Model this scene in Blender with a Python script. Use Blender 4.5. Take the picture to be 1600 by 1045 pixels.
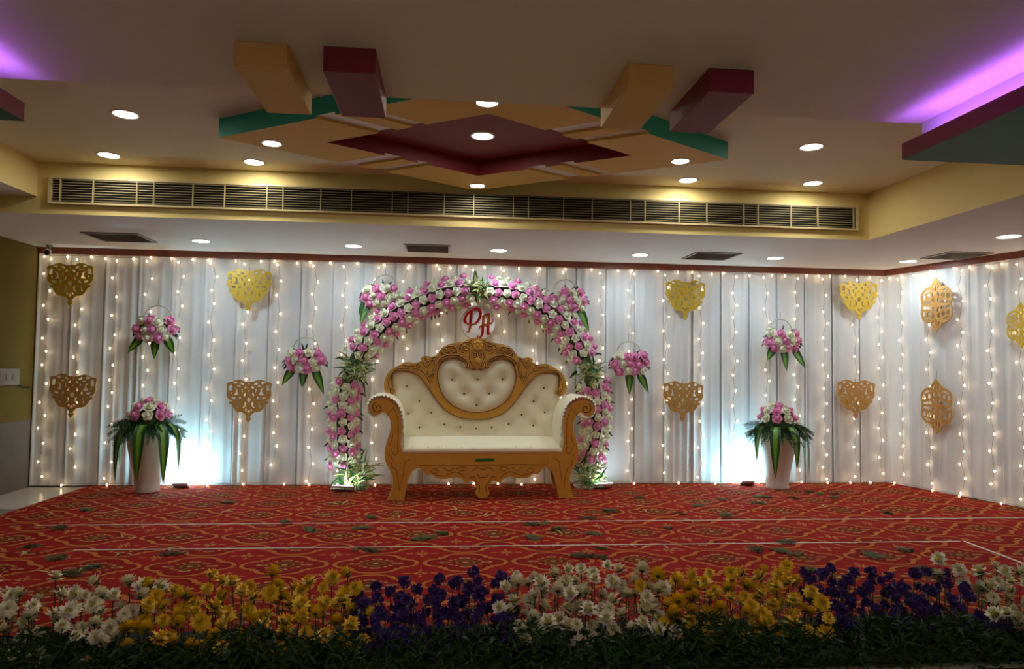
import bpy, math, random
from mathutils import Vector, Matrix, Euler
from mathutils.geometry import tessellate_polygon
R = math.radians
scene = bpy.context.scene
for o in list(bpy.data.objects):
    bpy.data.objects.remove(o)
col = scene.collection
rnd = random.Random(7)

# ------------------------------------------------------------------ camera
CAM = Vector((0, 0, 1.2014))
yaw, pitch, roll = R(5.5765), R(2.5533), R(0.7319)
fwd = Vector((math.sin(yaw)*math.cos(pitch), math.cos(yaw)*math.cos(pitch), math.sin(pitch)))
rt0 = Vector((math.cos(yaw), -math.sin(yaw), 0)); up0 = rt0.cross(fwd)
rt = math.cos(roll)*rt0 + math.sin(roll)*up0
up = -math.sin(roll)*rt0 + math.cos(roll)*up0
cd = bpy.data.cameras.new('camera'); cam = bpy.data.objects.new('camera', cd); col.objects.link(cam)
cd.sensor_width = 36; cd.lens = 1079.37*36/1600; cd.clip_start = .05
m3 = Matrix((rt, up, -fwd)).transposed()
cam.matrix_world = Matrix.Translation(CAM) @ m3.to_4x4()
scene.camera = cam

# ------------------------------------------------------------------ world, light levels, exposure
world = bpy.data.worlds.new('world'); scene.world = world; world.use_nodes = True
world.node_tree.nodes['Background'].inputs[0].default_value = (1, .9, .78, 1)
world.node_tree.nodes['Background'].inputs[1].default_value = .02
vs = scene.view_settings
vs.view_transform = 'Standard'; vs.look = 'None'; vs.gamma = 1; vs.use_curve_mapping = False
vs.exposure = 0.22
TRAY_E, SOFFIT_E, BULB_E, FLOOD_E, SPOT_E, COVE_E = 76.0, 124.0, 17.0, 560.0, 48.0, 34.0
FILL_E = 18.0  # strength of the added, unseen hall fill lamps

# ------------------------------------------------------------------ materials
def s2l(c):
    return tuple(((v/255)/12.92 if v/255 <= .04045 else (((v/255)+.055)/1.055)**2.4) for v in c)
def mat(name, rgb, rough=.6, metal=0, var=.12, scale=18, bump=0, sheen=0, spec=.5, trans=0):
    m = bpy.data.materials.new(name); m.use_nodes = True
    nt = m.node_tree; b = nt.nodes['Principled BSDF']
    c = s2l(rgb)
    b.inputs['Roughness'].default_value = rough; b.inputs['Metallic'].default_value = metal
    b.inputs['Specular IOR Level'].default_value = spec
    if sheen: b.inputs['Sheen Weight'].default_value = sheen
    tc = nt.nodes.new('ShaderNodeTexCoord'); nz = nt.nodes.new('ShaderNodeTexNoise')
    nz.inputs['Scale'].default_value = scale; nz.inputs['Detail'].default_value = 4
    nt.links.new(tc.outputs['Object'], nz.inputs['Vector'])
    mx = nt.nodes.new('ShaderNodeMix'); mx.data_type = 'RGBA'
    mx.inputs[6].default_value = tuple(v*(1-var) for v in c)+(1,)
    mx.inputs[7].default_value = tuple(min(1, v*(1+var)) for v in c)+(1,)
    nt.links.new(nz.outputs['Fac'], mx.inputs[0]); nt.links.new(mx.outputs[2], b.inputs['Base Color'])
    if bump:
        bp = nt.nodes.new('ShaderNodeBump'); bp.inputs['Strength'].default_value = bump; bp.inputs['Distance'].default_value = .01
        nt.links.new(nz.outputs['Fac'], bp.inputs['Height']); nt.links.new(bp.outputs['Normal'], b.inputs['Normal'])
    if trans:
        tr = nt.nodes.new('ShaderNodeBsdfTranslucent'); ms = nt.nodes.new('ShaderNodeMixShader')
        nt.links.new(mx.outputs[2], tr.inputs['Color']); ms.inputs[0].default_value = trans
        nt.links.new(b.outputs[0], ms.inputs[1]); nt.links.new(tr.outputs[0], ms.inputs[2])
        nt.links.new(ms.outputs[0], nt.nodes['Material Output'].inputs[0])
    return m
def emit(name, rgb, strength):
    m = bpy.data.materials.new(name); m.use_nodes = True
    nt = m.node_tree; nt.nodes.clear()
    e = nt.nodes.new('ShaderNodeEmission'); o = nt.nodes.new('ShaderNodeOutputMaterial')
    e.inputs[0].default_value = tuple(rgb)+(1,); e.inputs[1].default_value = strength
    nt.links.new(e.outputs[0], o.inputs[0]); return m
M = dict(
    ceil=mat('ceiling paint', (226,227,226), .8, var=.02, scale=3),  # soffit copy of the ceiling paint, whitened for the cool light there
    ceil2=mat('cream ceiling paint', (224,214,184), .8, var=.02, scale=3),
    yellow_wall=mat('cream yellow paint', (224,206,140), .7, var=.03, scale=3),
    olive=mat('mustard wall paint', (104,86,24), .8, var=.05, scale=3),
    dado=mat('worn grey dado paint', (104,95,88), .85, var=.25, scale=6),
    tile=mat('pale stone tile', (200,192,178), .25, var=.08, scale=5),
    tile2=mat('grey stone tile', (120,112,104), .4, var=.12, scale=6),
    hallfloor=mat('hall floor tile', (176,172,160), .4, var=.08, scale=4),
    skirt=mat('stage front dark cloth', (40,38,36), .9),
    y_block=mat('yellow ceiling paint', (214,178,84), .65, var=.03, scale=4),
    r_block=mat('maroon ceiling paint', (122,30,38), .6, var=.03, scale=4),
    teal=mat('teal ceiling paint', (44,170,145), .6, var=.03, scale=4),
    teal_d=mat('dark teal ceiling paint', (34,112,104), .6, var=.03, scale=4),
    white_paint=mat('white gloss paint', (225,222,215), .4, var=.02),
    vent_shade=mat('painted duct shade', (16,15,14), .9),
    vent_metal=mat('cream vent metal', (205,192,150), .45, var=.03),
    grille=mat('grey diffuser metal', (150,146,142), .45, metal=.3, var=.05),
    rail=mat('brown wooden pelmet', (118,60,42), .45, var=.2, scale=9),
    sheer=mat('white sheer drape', (228,230,232), .75, var=.025, scale=2, sheen=.2, trans=.15),
    wire=mat('pale string wire', (150,140,128), .6),
    twine=mat('dark hanging wire', (60,56,52), .5),
    gold_lit=mat('lit gold board', (214,178,62), .42, metal=.25, var=.08),  # gold with the soffit lights' brightness on the upper hearts painted in
    gold_t=mat('tan gold board', (196,146,78), .5, metal=.2, var=.08),  # same gold painted duller for the less lit lower hearts
    sofa_wood=mat('gold brown carved wood', (208,150,58), .45, var=.12, scale=14, bump=.12),
    sofa_dark=mat('antiqued groove', (78,42,14), .6, var=.15),
    cream=mat('cream leatherette', (240,230,200), .38, var=.03, scale=9, bump=.06),
    crystal=mat('smoked button', (112,100,84), .15, metal=.6),
    gem=mat('rhinestone', (250,246,236), .08, metal=.3),
    silver=mat('silver piping', (200,205,210), .3, metal=.6),
    green_tape=mat('green tape', (22,98,48), .6),
    rose_p=mat('pink foam rose', (242,158,200), .6, var=.2, scale=30),
    rose_w=mat('ivory foam rose', (240,240,214), .6, var=.08, scale=30),
    calyx=mat('rose backing green', (52,74,34), .8),
    leaf_d=mat('deep green leaf', (26,78,24), .4, var=.3, scale=20),
    leaf_l=mat('lime leaf stripe', (104,150,36), .4, var=.2, scale=20),
    leaf_c=mat('cream leaf margin', (196,190,120), .5, var=.15, scale=20),
    fern=mat('fern green', (38,72,34), .6, var=.35, scale=25),
    scrap=mat('cut fern green', (70,76,32), .7, var=.35, scale=25),
    grass=mat('front foliage green', (30,66,20), .6, var=.5, scale=9),
    soil=mat('dark planting mat', (22,30,14), .95, var=.3),
    stem=mat('flower stem', (70,74,34), .7, var=.3),
    ch_w=mat('white chrysanthemum petal', (238,232,204), .6, var=.06, scale=40),
    ch_y=mat('yellow chrysanthemum petal', (240,200,36), .6, var=.12, scale=40),
    ch_p=mat('violet statice petal', (80,55,134), .6, var=.3, scale=40),
    ch_c=mat('flower centre', (200,190,90), .7),
    vase=mat('off white glazed vase', (224,214,208), .35, var=.04),
    hoop=mat('pale cane hoop', (196,186,172), .5, var=.1),
    black=mat('black plastic', (22,22,24), .5),
    white_pl=mat('white plastic', (220,218,212), .4),
    sign=mat('white acrylic disc', (240,236,232), .25, var=.02),
    red_mirror=mat('red mirror acrylic', (186,22,38), .28, metal=.75, var=.1),
    copper_reflection=mat('painted copper reflection', (186,88,26), .28, metal=.75, var=.1),  # warm reflection in the red acrylic, painted as copper
    tape=mat('white floor tape', (214,200,190), .6, var=.12, scale=30),
    e_tray=emit('warm downlight', (1, .93, .79), TRAY_E),
    e_soff=emit('cool downlight', (.76, .92, 1.0), SOFFIT_E),
    e_bulb=emit('warm string bulb', (1, .72, .42), BULB_E),
    e_flood=emit('cool flood led', (.40, .84, 1.0), FLOOD_E),
    e_spot=emit('cool spot led', (.75, .93, 1.0), SPOT_E),
    e_cove=emit('violet cove led', (.33, .10, 1.0), COVE_E),
    e_fill=emit('added hall fill light', (1, .93, .78), FILL_E),
)

# carpet: red with barbed quatrefoils and medallions
def carpet_material():
    m = bpy.data.materials.new('red patterned carpet'); m.use_nodes = True
    nt = m.node_tree; N = nt.nodes; L = nt.links; b = N['Principled BSDF']
    b.inputs['Roughness'].default_value = .95; b.inputs['Specular IOR Level'].default_value = .1
    def ma(op, a, c=None, d=None, clamp=False):
        n = N.new('ShaderNodeMath'); n.operation = op; n.use_clamp = clamp
        for i, v in enumerate((a, c, d)):
            if v is None: continue
            if isinstance(v, (int, float)): n.inputs[i].default_value = v
            else: L.new(v, n.inputs[i])
        return n.outputs[0]
    tc = N.new('ShaderNodeTexCoord')
    wob = N.new('ShaderNodeTexNoise'); wob.inputs['Scale'].default_value = 2.5; wob.inputs['Detail'].default_value = 1
    L.new(tc.outputs['Object'], wob.inputs['Vector'])
    sx = N.new('ShaderNodeSeparateXYZ'); L.new(tc.outputs['Object'], sx.inputs[0])
    wv = ma('MULTIPLY', ma('SUBTRACT', wob.outputs['Fac'], .5), .03)
    X = ma('ADD', sx.outputs[0], wv); Y = sx.outputs[1]
    far1 = ma('GREATER_THAN', Y, 4.62); far2 = ma('GREATER_THAN', Y, 5.31)
    X = ma('SUBTRACT', X, ma('MULTIPLY', far1, .217)); X = ma('ADD', X, ma('MULTIPLY', far2, .19))
    Y = ma('SUBTRACT', Y, ma('MULTIPLY', far1, .287)); Y = ma('ADD', Y, ma('MULTIPLY', far2, .13))
    u = ma('SUBTRACT', ma('FRACT', ma('ADD', ma('DIVIDE', ma('SUBTRACT', X, .15), .535), 100.5)), .5)
    v = ma('SUBTRACT', ma('FRACT', ma('ADD', ma('DIVIDE', ma('SUBTRACT', Y, 4.25), .413), 100.5)), .5)
    ax = ma('ABSOLUTE', u); ay = ma('ABSOLUTE', v)
    def ln(a, c): return ma('SQRT', ma('ADD', ma('MULTIPLY', a, a), ma('MULTIPLY', c, c)))
    d1 = ma('SUBTRACT', ln(ma('SUBTRACT', ax, .27), ma('MULTIPLY', ay, .95)), .205)
    d2 = ma('SUBTRACT', ln(ma('MULTIPLY', ax, .85), ma('SUBTRACT', ay, .25)), .225)
    d3 = ma('SUBTRACT', ma('MAXIMUM', ma('SUBTRACT', ax, .035), ay), .27)
    d = ma('MINIMUM', ma('MINIMUM', d1, d2), d3)
    def band(x, c, w): return ma('LESS_THAN', ma('ABSOLUTE', ma('SUBTRACT', x, c)), w)
    r = ln(u, v); th = ma('ARCTAN2', v, u)
    cos8 = ma('COSINE', ma('MULTIPLY', th, 8.0)); cos4 = ma('COSINE', ma('MULTIPLY', th, 4.0))
    med = ma('LESS_THAN', r, ma('ADD', .15, ma('MULTIPLY', cos8, .02)))
    medring = band(r, .1, .012)
    core = ma('LESS_THAN', r, .035)
    # four large petals and eight small ones round the medallion
    pe1 = ma('LESS_THAN', ln(ma('MULTIPLY', ma('SUBTRACT', ax, .235), .55), ay), .036)
    pe2 = ma('LESS_THAN', ln(ma('MULTIPLY', ax, .55), ma('SUBTRACT', ay, .215)), .036)
    pe1d = ma('LESS_THAN', ln(ma('MULTIPLY', ma('SUBTRACT', ax, .225), .55), ay), .018)
    pe2d = ma('LESS_THAN', ln(ma('MULTIPLY', ax, .55), ma('SUBTRACT', ay, .21)), .018)
    sm = ma('MULTIPLY', band(r, .195, .022), ma('LESS_THAN', ma('COSINE', ma('MULTIPLY', th, 16.0)), -.1))
    sm = ma('MULTIPLY', sm, ma('LESS_THAN', cos4, .35))
    inn = ma('LESS_THAN', d, -.065)
    # corner flowers between the quatrefoils
    cx = ma('SUBTRACT', .5, ax); cy = ma('SUBTRACT', .5, ay)
    cr = ln(cx, cy); cth = ma('ARCTAN2', cy, cx)
    cf = ma('LESS_THAN', cr, ma('ADD', .055, ma('MULTIPLY', ma('COSINE', ma('MULTIPLY', cth, 8.0)), .03)))
    cc = ma('LESS_THAN', cr, .022)
    ce = ma('LESS_THAN', ln(ma('MULTIPLY', ma('SUBTRACT', cx, .15), .45), cy), .022)
    ce2 = ma('LESS_THAN', ln(cx, ma('MULTIPLY', ma('SUBTRACT', cy, .14), .5)), .02)
    cr_red = (142,26,23); gold = (176,102,46); brown = (88,46,20); tan = (172,134,82); dk = (104,18,16)
    layers = [(inn, (134,22,19)), (band(d, -.062, .012), dk), (band(d, -.018, .024), gold), (band(d, .012, .006), dk),
              (ma('MULTIPLY', med, inn), brown), (medring, (150,84,30)), (core, tan), (pe1, tan), (pe2, tan), (pe1d, brown), (pe2d, brown),
              (sm, tan), (cf, (186,128,72)), (cc, dk), (ce, (176,104,52)), (ce2, (176,104,52))]
    cur = None
    rgb = N.new('ShaderNodeRGB'); rgb.outputs[0].default_value = s2l(cr_red)+(1,); cur = rgb.outputs[0]
    for fac, c in layers:
        mx = N.new('ShaderNodeMix'); mx.data_type = 'RGBA'; mx.inputs[7].default_value = s2l(c)+(1,)
        L.new(fac, mx.inputs[0]); L.new(cur, mx.inputs[6]); cur = mx.outputs[2]
    nz = N.new('ShaderNodeTexNoise'); nz.inputs['Scale'].default_value = 90; L.new(tc.outputs['Object'], nz.inputs['Vector'])
    hs = N.new('ShaderNodeHueSaturation'); L.new(cur, hs.inputs['Color'])
    L.new(ma('ADD', .72, ma('MULTIPLY', nz.outputs['Fac'], .5)), hs.inputs['Value'])
    L.new(hs.outputs[0], b.inputs['Base Color'])
    bp = N.new('ShaderNodeBump'); bp.inputs['Strength'].default_value = .3; bp.inputs['Distance'].default_value = .004
    L.new(nz.outputs['Fac'], bp.inputs['Height']); L.new(bp.outputs['Normal'], b.inputs['Normal'])
    return m
M['carpet'] = carpet_material()

# ------------------------------------------------------------------ mesh builder
class MB:
    def __init__(s): s.v = []; s.f = []; s.m = []
    def add(s, vs_, fs, mi=0):
        k = len(s.v); s.v += [tuple(p) for p in vs_]
        for i, f in enumerate(fs):
            s.f.append(tuple(k+j for j in f)); s.m.append(mi[i] if isinstance(mi, (list, tuple)) else mi)
    def box(s, x0, x1, y0, y1, z0, z1, mi=0):
        # face order: -x +x -y +y -z +z
        s.add([(x0,y0,z0),(x1,y0,z0),(x1,y1,z0),(x0,y1,z0),(x0,y0,z1),(x1,y0,z1),(x1,y1,z1),(x0,y1,z1)],
              [(0,4,7,3),(1,2,6,5),(0,1,5,4),(3,7,6,2),(0,3,2,1),(4,5,6,7)], mi)
    def bbox(s, x0, x1, y0, y1, z0, z1, b=.01, mi=0):
        # box with chamfered edges: three stacked shells
        vs_ = []
        rings = [(z0, b), (z0+b, 0), (z1-b, 0), (z1, b)]
        for z, i in rings:
            c = b
            vs_ += [(x0+i+ (c if not i else 0),y0+i,z),(x1-i-(c if not i else 0),y0+i,z),(x1-i,y0+i+(c if not i else 0),z),(x1-i,y1-i-(c if not i else 0),z),
                    (x1-i-(c if not i else 0),y1-i,z),(x0+i+(c if not i else 0),y1-i,z),(x0+i,y1-i-(c if not i else 0),z),(x0+i,y0+i+(c if not i else 0),z)]
        fs = [tuple(range(7,-1,-1)), tuple(range(24,32))]
        for k in range(3):
            for j in range(8):
                fs.append((k*8+j, k*8+(j+1)%8, (k+1)*8+(j+1)%8, (k+1)*8+j))
        s.add(vs_, fs, mi)
    def tube(s, pts, r, n=6, mi=0, closed=False):
        pts = [Vector(p) for p in pts]; rr = r if isinstance(r, (list, tuple)) else [r]*len(pts)
        N = len(pts); ring = []; ref = None
        for i, p in enumerate(pts):
            a = pts[(i-1) % N] if (closed or i > 0) else p; b = pts[(i+1) % N] if (closed or i < N-1) else p
            t = (b-a)
            if t.length < 1e-9: t = Vector((0,0,1))
            t.normalize()
            if ref is None: ref = Vector((0,1,0)) if abs(t.y) < .9 else Vector((1,0,0))
            u = t.cross(ref)
            if u.length < 1e-4: u = t.orthogonal()
            u.normalize(); w = t.cross(u)
            ref = w.cross(t) if False else ref
            ring.append([p + rr[i]*(math.cos(q*2*math.pi/n)*u + math.sin(q*2*math.pi/n)*w) for q in range(n)])
        vs_ = [q for g in ring for q in g]; fs = []
        for i in range(N if closed else N-1):
            for j in range(n):
                fs.append((i*n+j, ((i+1) % N)*n+j, ((i+1) % N)*n+(j+1) % n, i*n+(j+1) % n))
        if not closed: fs += [tuple(range(n-1,-1,-1)), tuple(range((N-1)*n, N*n))]
        s.add(vs_, fs, mi)
    def lathe(s, prof, n=20, c=(0,0,0), mi=0, cap=True):
        vs_ = []; fs = []
        for r, z in prof:
            for j in range(n):
                a = 2*math.pi*j/n; vs_.append((c[0]+r*math.cos(a), c[1]+r*math.sin(a), c[2]+z))
        for i in range(len(prof)-1):
            for j in range(n): fs.append((i*n+j, i*n+(j+1) % n, (i+1)*n+(j+1) % n, (i+1)*n+j))
        if cap: fs += [tuple(range(n-1,-1,-1)), tuple(range((len(prof)-1)*n, len(prof)*n))]
        s.add(vs_, fs, mi)
    def ball(s, c, r, n=8, k=5, mi=0):
        rx, ry, rz = r if isinstance(r, (tuple, list)) else (r, r, r)
        vs_ = [(c[0], c[1], c[2]-rz)]; fs = []
        for i in range(1, k):
            ph = -math.pi/2 + math.pi*i/k
            for j in range(n):
                a = 2*math.pi*j/n; vs_.append((c[0]+rx*math.cos(ph)*math.cos(a), c[1]+ry*math.cos(ph)*math.sin(a), c[2]+rz*math.sin(ph)))
        vs_.append((c[0], c[1], c[2]+rz)); T = len(vs_)-1
        for j in range(n): fs.append((0, 1+(j+1) % n, 1+j)); fs.append((T, 1+(k-2)*n+j, 1+(k-2)*n+(j+1) % n))
        for i in range(k-2):
            for j in range(n): fs.append((1+i*n+j, 1+i*n+(j+1) % n, 1+(i+1)*n+(j+1) % n, 1+(i+1)*n+j))
        s.add(vs_, fs, mi)
    def sheet(s, outer, holes, y0, y1, mi=0, side=None):
        """flat board in the XZ plane with cut-outs, between y0 (front) and y1 (back)"""
        loops = [list(outer)]+[list(h) for h in holes]
        flat = [Vector((p[0], p[1], 0)) for l in loops for p in l]
        tris = tessellate_polygon([[Vector((p[0], p[1], 0)) for p in l] for l in loops])
        n = len(flat); side = mi if side is None else side
        s.add([(p.x, y0, p.y) for p in flat]+[(p.x, y1, p.y) for p in flat],
              [t for t in tris]+[(t[2]+n, t[1]+n, t[0]+n) for t in tris], mi)
        k = len(s.v)-2*n; b = 0
        for l in loops:
            q = len(l)
            for i in range(q):
                j = (i+1) % q
                s.f.append((k+b+i, k+b+j, k+n+b+j, k+n+b+i)); s.m.append(side)
            b += q
    def ribbon(s, pts, w, y0, y1, mi=0):
        """band of varying width in the XZ plane"""
        P = [Vector((p[0], p[1])) for p in pts]; N = len(P); ww = w if isinstance(w, (list, tuple)) else [w]*N
        vs_ = []
        for i in range(N):
            t = P[min(i+1, N-1)]-P[max(i-1, 0)]; t.normalize(); nn = Vector((-t.y, t.x))*ww[i]/2
            a = P[i]+nn; b = P[i]-nn
            vs_ += [(a.x, y0, a.y), (b.x, y0, b.y), (b.x, y1, b.y), (a.x, y1, a.y)]
        fs = [(0,1,2,3), ((N-1)*4+3, (N-1)*4+2, (N-1)*4+1, (N-1)*4)]
        for i in range(N-1):
            for j in range(4): fs.append((i*4+j, (i+1)*4+j, (i+1)*4+(j+1) % 4, i*4+(j+1) % 4))
        s.add(vs_, fs, mi)
    def leaf(s, base, d, L, w, droop=0, n=5, nrm=(0,-1,0), mi=(0,), fold=.15, shape=.45):
        """long leaf: base, direction, length, width; droops in -z"""
        p = Vector(base); d = Vector(d).normalized(); nr = Vector(nrm); vs_ = []; fs = []; ms = []
        for i in range(n+1):
            t = i/n
            wd = w*.5*(math.sin(math.pi*min(1, (t**shape)))**.8 if 0 < t < 1 else (.18 if t == 0 else .02))
            side = d.cross(nr)
            if side.length < 1e-4: side = d.orthogonal()
            side.normalize(); n2 = side.cross(d).normalized()
            if n2.dot(nr) < 0: n2 = -n2
            vs_ += [tuple(p-side*wd+n2*wd*fold), tuple(p-side*wd*.4+n2*wd*fold*.3), tuple(p+side*wd*.4+n2*wd*fold*.3), tuple(p+side*wd+n2*wd*fold)]
            p = p + d*L/n
            d = (d + Vector((0,0,-1))*droop/n).normalized()
        a, b = mi[0], mi[-1]
        for i in range(n):
            k = i*4
            fs += [(k,k+1,k+5,k+4), (k+1,k+2,k+6,k+5), (k+2,k+3,k+7,k+6)]; ms += [a, b, a]
        s.add(vs_, fs, ms)
    def blade(s, base, d, L, w, droop=0, n=2, mi=0):
        p = Vector(base); d = Vector(d).normalized(); side = d.cross(Vector((rnd.uniform(-1,1), -1, rnd.uniform(-.5,.5))))
        if side.length < 1e-3: side = d.orthogonal()
        side.normalize(); vs_ = []; fs = []
        for i in range(n+1):
            wd = w*.5*(1-(i/n))*(1 if i else .7)
            vs_ += [tuple(p-side*wd), tuple(p+side*wd)] if i < n else [tuple(p)]
            p = p+d*L/n; d = (d+Vector((0,0,-droop/n))).normalized()
        for i in range(n-1): fs.append((2*i, 2*i+1, 2*i+3, 2*i+2))
        fs.append((2*n-2, 2*n-1, 2*n)); s.add(vs_, fs, mi)
    def mesh(s, name, mats, smooth=False):
        me = bpy.data.meshes.new(name); me.from_pydata(s.v, [], s.f)
        mats = mats if isinstance(mats, (list, tuple)) else [mats]
        for m in mats: me.materials.append(M[m])
        me.polygons.foreach_set('material_index', s.m)
        if smooth: me.polygons.foreach_set('use_smooth', [True]*len(s.f))
        me.update(); return me
    def build(s, name, mats, parent=None, smooth=False, loc=None):
        return link(name, s.mesh(name, mats, smooth), parent, loc)
def link(name, me, parent=None, loc=None, rot=None, sc=None):
    o = bpy.data.objects.new(name, me); col.objects.link(o); o.parent = parent
    if loc is not None: o.location = loc
    if rot is not None: o.rotation_euler = rot
    if sc is not None: o.scale = (sc, sc, sc) if isinstance(sc, (int, float)) else sc
    return o
def tag(o, label, cat, group=None, kind=None):
    o['label'] = label; o['category'] = cat
    if group: o['group'] = group
    if kind: o['kind'] = kind
    return o
def thing(name, label, cat, loc=(0,0,0), rotz=0, group=None):
    o = link(name, None, None, loc, (0,0,rotz)); o.empty_display_size = .1
    return tag(o, label, cat, group)
def struct(o, label=None, cat=None):
    o['kind'] = 'structure'
    if label: o['label'] = label
    if cat: o['category'] = cat
    return o
def mirror(pts): return [(-x, z) for x, z in reversed(pts)]
def cat_rom(pts, k=4, closed=False):
    P = [Vector(p) for p in pts]; N = len(P); out = []
    for i in range(N if closed else N-1):
        p0 = P[(i-1) % N] if closed or i > 0 else P[0]; p1 = P[i]; p2 = P[(i+1) % N]; p3 = P[(i+2) % N] if closed or i < N-2 else P[-1]
        for j in range(k):
            t = j/k
            out.append(tuple(.5*((2*p1)+(p2-p0)*t+(2*p0-5*p1+4*p2-p3)*t*t+(3*p1-p0-3*p2+p3)*t**3)))
    if not closed: out.append(tuple(P[-1]))
    return out
ORD = ['first','second','third','fourth','fifth','sixth','seventh','eighth','ninth','tenth','eleventh','twelfth','thirteenth','fourteenth','fifteenth',
       'sixteenth','seventeenth','eighteenth','nineteenth','twentieth','twenty-first','twenty-second','twenty-third','twenty-fourth','twenty-fifth',
       'twenty-sixth','twenty-seventh','twenty-eighth','twenty-ninth']
for tens in ('thirt','fort','fift'):
    ORD += [tens+'ieth']+[tens+'y-'+w for w in ORD[:9]]

# ------------------------------------------------------------------ room shell
ZN, ZT, YB, YE = 2.275, 2.66, 5.367, 2.78
XL_, XR_ = -3.01, 3.481
RW0 = Vector((4.735, 7.0, 0)); RD = Vector((.26963, -.96296, 0)); RROT = math.atan2(RD.y, RD.x)
def rw(s, off=0, z=0): return RW0 + RD*s + Vector((RD.y, -RD.x, 0))*off + Vector((0,0,z))
def B(name, args, mats, mi=0, label=None, cat=None):
    b = MB(); b.box(*args, mi); return struct(b.build(name, mats), label, cat)
B('floor', (-3.9, 6.3, 2.66, 7.1, -.45, -.004), ['tile','skirt'], [0,0,1,0,0,0], 'pale stone stage platform under the carpet', 'floor')
B('floor_hall', (-3.9, 6.3, -3.5, 2.66, -.5, -.45), 'hallfloor', 0, 'grey hall floor in front of the stage', 'floor')
B('ceiling', (-3.9, 6.3, -3.5, YE, ZN, 2.78), 'ceil2', 0, 'plain ceiling in front of the stage', 'ceiling')
B('ceiling_tray', (-3.9, 6.3, YE, YB, ZT, 2.78), 'ceil2', 0, 'raised ceiling recess above the stage front', 'ceiling')
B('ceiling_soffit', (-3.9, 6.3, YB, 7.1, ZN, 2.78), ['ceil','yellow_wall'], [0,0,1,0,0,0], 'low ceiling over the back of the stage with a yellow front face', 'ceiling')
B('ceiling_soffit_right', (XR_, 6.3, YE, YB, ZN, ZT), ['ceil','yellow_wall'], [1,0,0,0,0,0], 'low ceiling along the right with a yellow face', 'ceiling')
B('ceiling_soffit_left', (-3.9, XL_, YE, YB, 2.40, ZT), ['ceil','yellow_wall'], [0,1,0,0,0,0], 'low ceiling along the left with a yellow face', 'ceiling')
B('wall_back', (-3.9, 5.2, 7.09, 7.2, -.45, 2.78), 'dado', 0, 'wall hidden behind the white drapes', 'wall')
b = MB(); b.box(-4.0, -3.88, -3.5, 7.1, .63, 2.78, 0); b.box(-4.0, -3.88, -3.5, 7.1, -.5, .63, 1)
struct(b.build('wall_left', ['olive','dado']), 'mustard wall with a worn grey lower half', 'wall')
b = MB(); p0 = rw(-.2, -.1); p1 = rw(4.3, -.1); q0 = rw(-.2, -.2); q1 = rw(4.3, -.2)
b.add([(p.x, p.y, z) for z in (-.5, 2.78) for p in (p0, p1, q1, q0)], [(0,1,5,4),(1,2,6,5),(2,3,7,6),(3,0,4,7),(0,3,2,1),(4,5,6,7)])
b.box(p1.x, p1.x+.1, -3.5, p1.y, -.5, 2.78)
struct(b.build('wall_right', 'yellow_wall'), 'wall behind the angled drape', 'wall')
B('wall_front', (-4, 6.3, -3.6, -3.5, -.5, 2.78), 'yellow_wall', 0, 'hall wall behind the viewer', 'wall')
b = MB(); b.box(-3.88, -3.3, 2.66, 5.96, -.004, .0); struct(b.build('floor_tile', 'tile2'), 'darker stone at the left edge of the stage', 'floor')

# carpet
b = MB(); b.add([(-3.34,6.99,.006),(-3.42,2.9,.006),(5.9,2.9,.006),(4.74,6.99,.006),(-3.34,6.99,-.003),(-3.42,2.9,-.003),(5.9,2.9,-.003),(4.74,6.99,-.003)],
                [(0,1,2,3),(7,6,5,4),(0,4,5,1),(1,5,6,2),(2,6,7,3),(3,7,4,0)])
tag(b.build('stage_carpet', 'carpet'), 'red carpet with gold quatrefoil medallions covering the stage', 'carpet')
def tape(p0, p1, w, label):
    a, c = Vector(p0+(0,)), Vector(p1+(0,)); L = (c-a).length; b = MB(); b.box(0, L, -w/2, w/2, 0, .0015)
    o = b.build('floor_tape', 'tape'); o.location = (a.x, a.y, .0065); o.rotation_euler = (0,0,math.atan2(c.y-a.y, c.x-a.x))
    tag(o, label, 'tape', 'white seam tapes on the carpet')
tape((-2.9,5.342), (4.9,5.287), .014, 'long white seam tape on the carpet nearer the sofa')
tape((-2.3,4.645), (3.63,4.582), .014, 'long white seam tape on the carpet nearer the flower border')
tape((3.66,4.582), (3.59,3.6), .02, 'short white tape slanting at the right end of the carpet')

# pelmet rails
b = MB(); b.box(-3.86, 4.73, 6.955, 7.0, 2.212, ZN)
struct(b.build('trim_1', 'rail'), 'dark brown wooden rail above the back drape', 'rail')
b = MB(); pp = [rw(0,.045), rw(4.0,.045), rw(4.0,0), rw(0,0)]
b.add([(p.x,p.y,z) for z in (2.212, ZN) for p in pp], [(0,1,5,4),(1,2,6,5),(2,3,7,6),(3,0,4,7),(0,3,2,1),(4,5,6,7)])
struct(b.build('trim_2', 'rail'), 'dark brown wooden rail above the angled right drape', 'rail')

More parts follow.
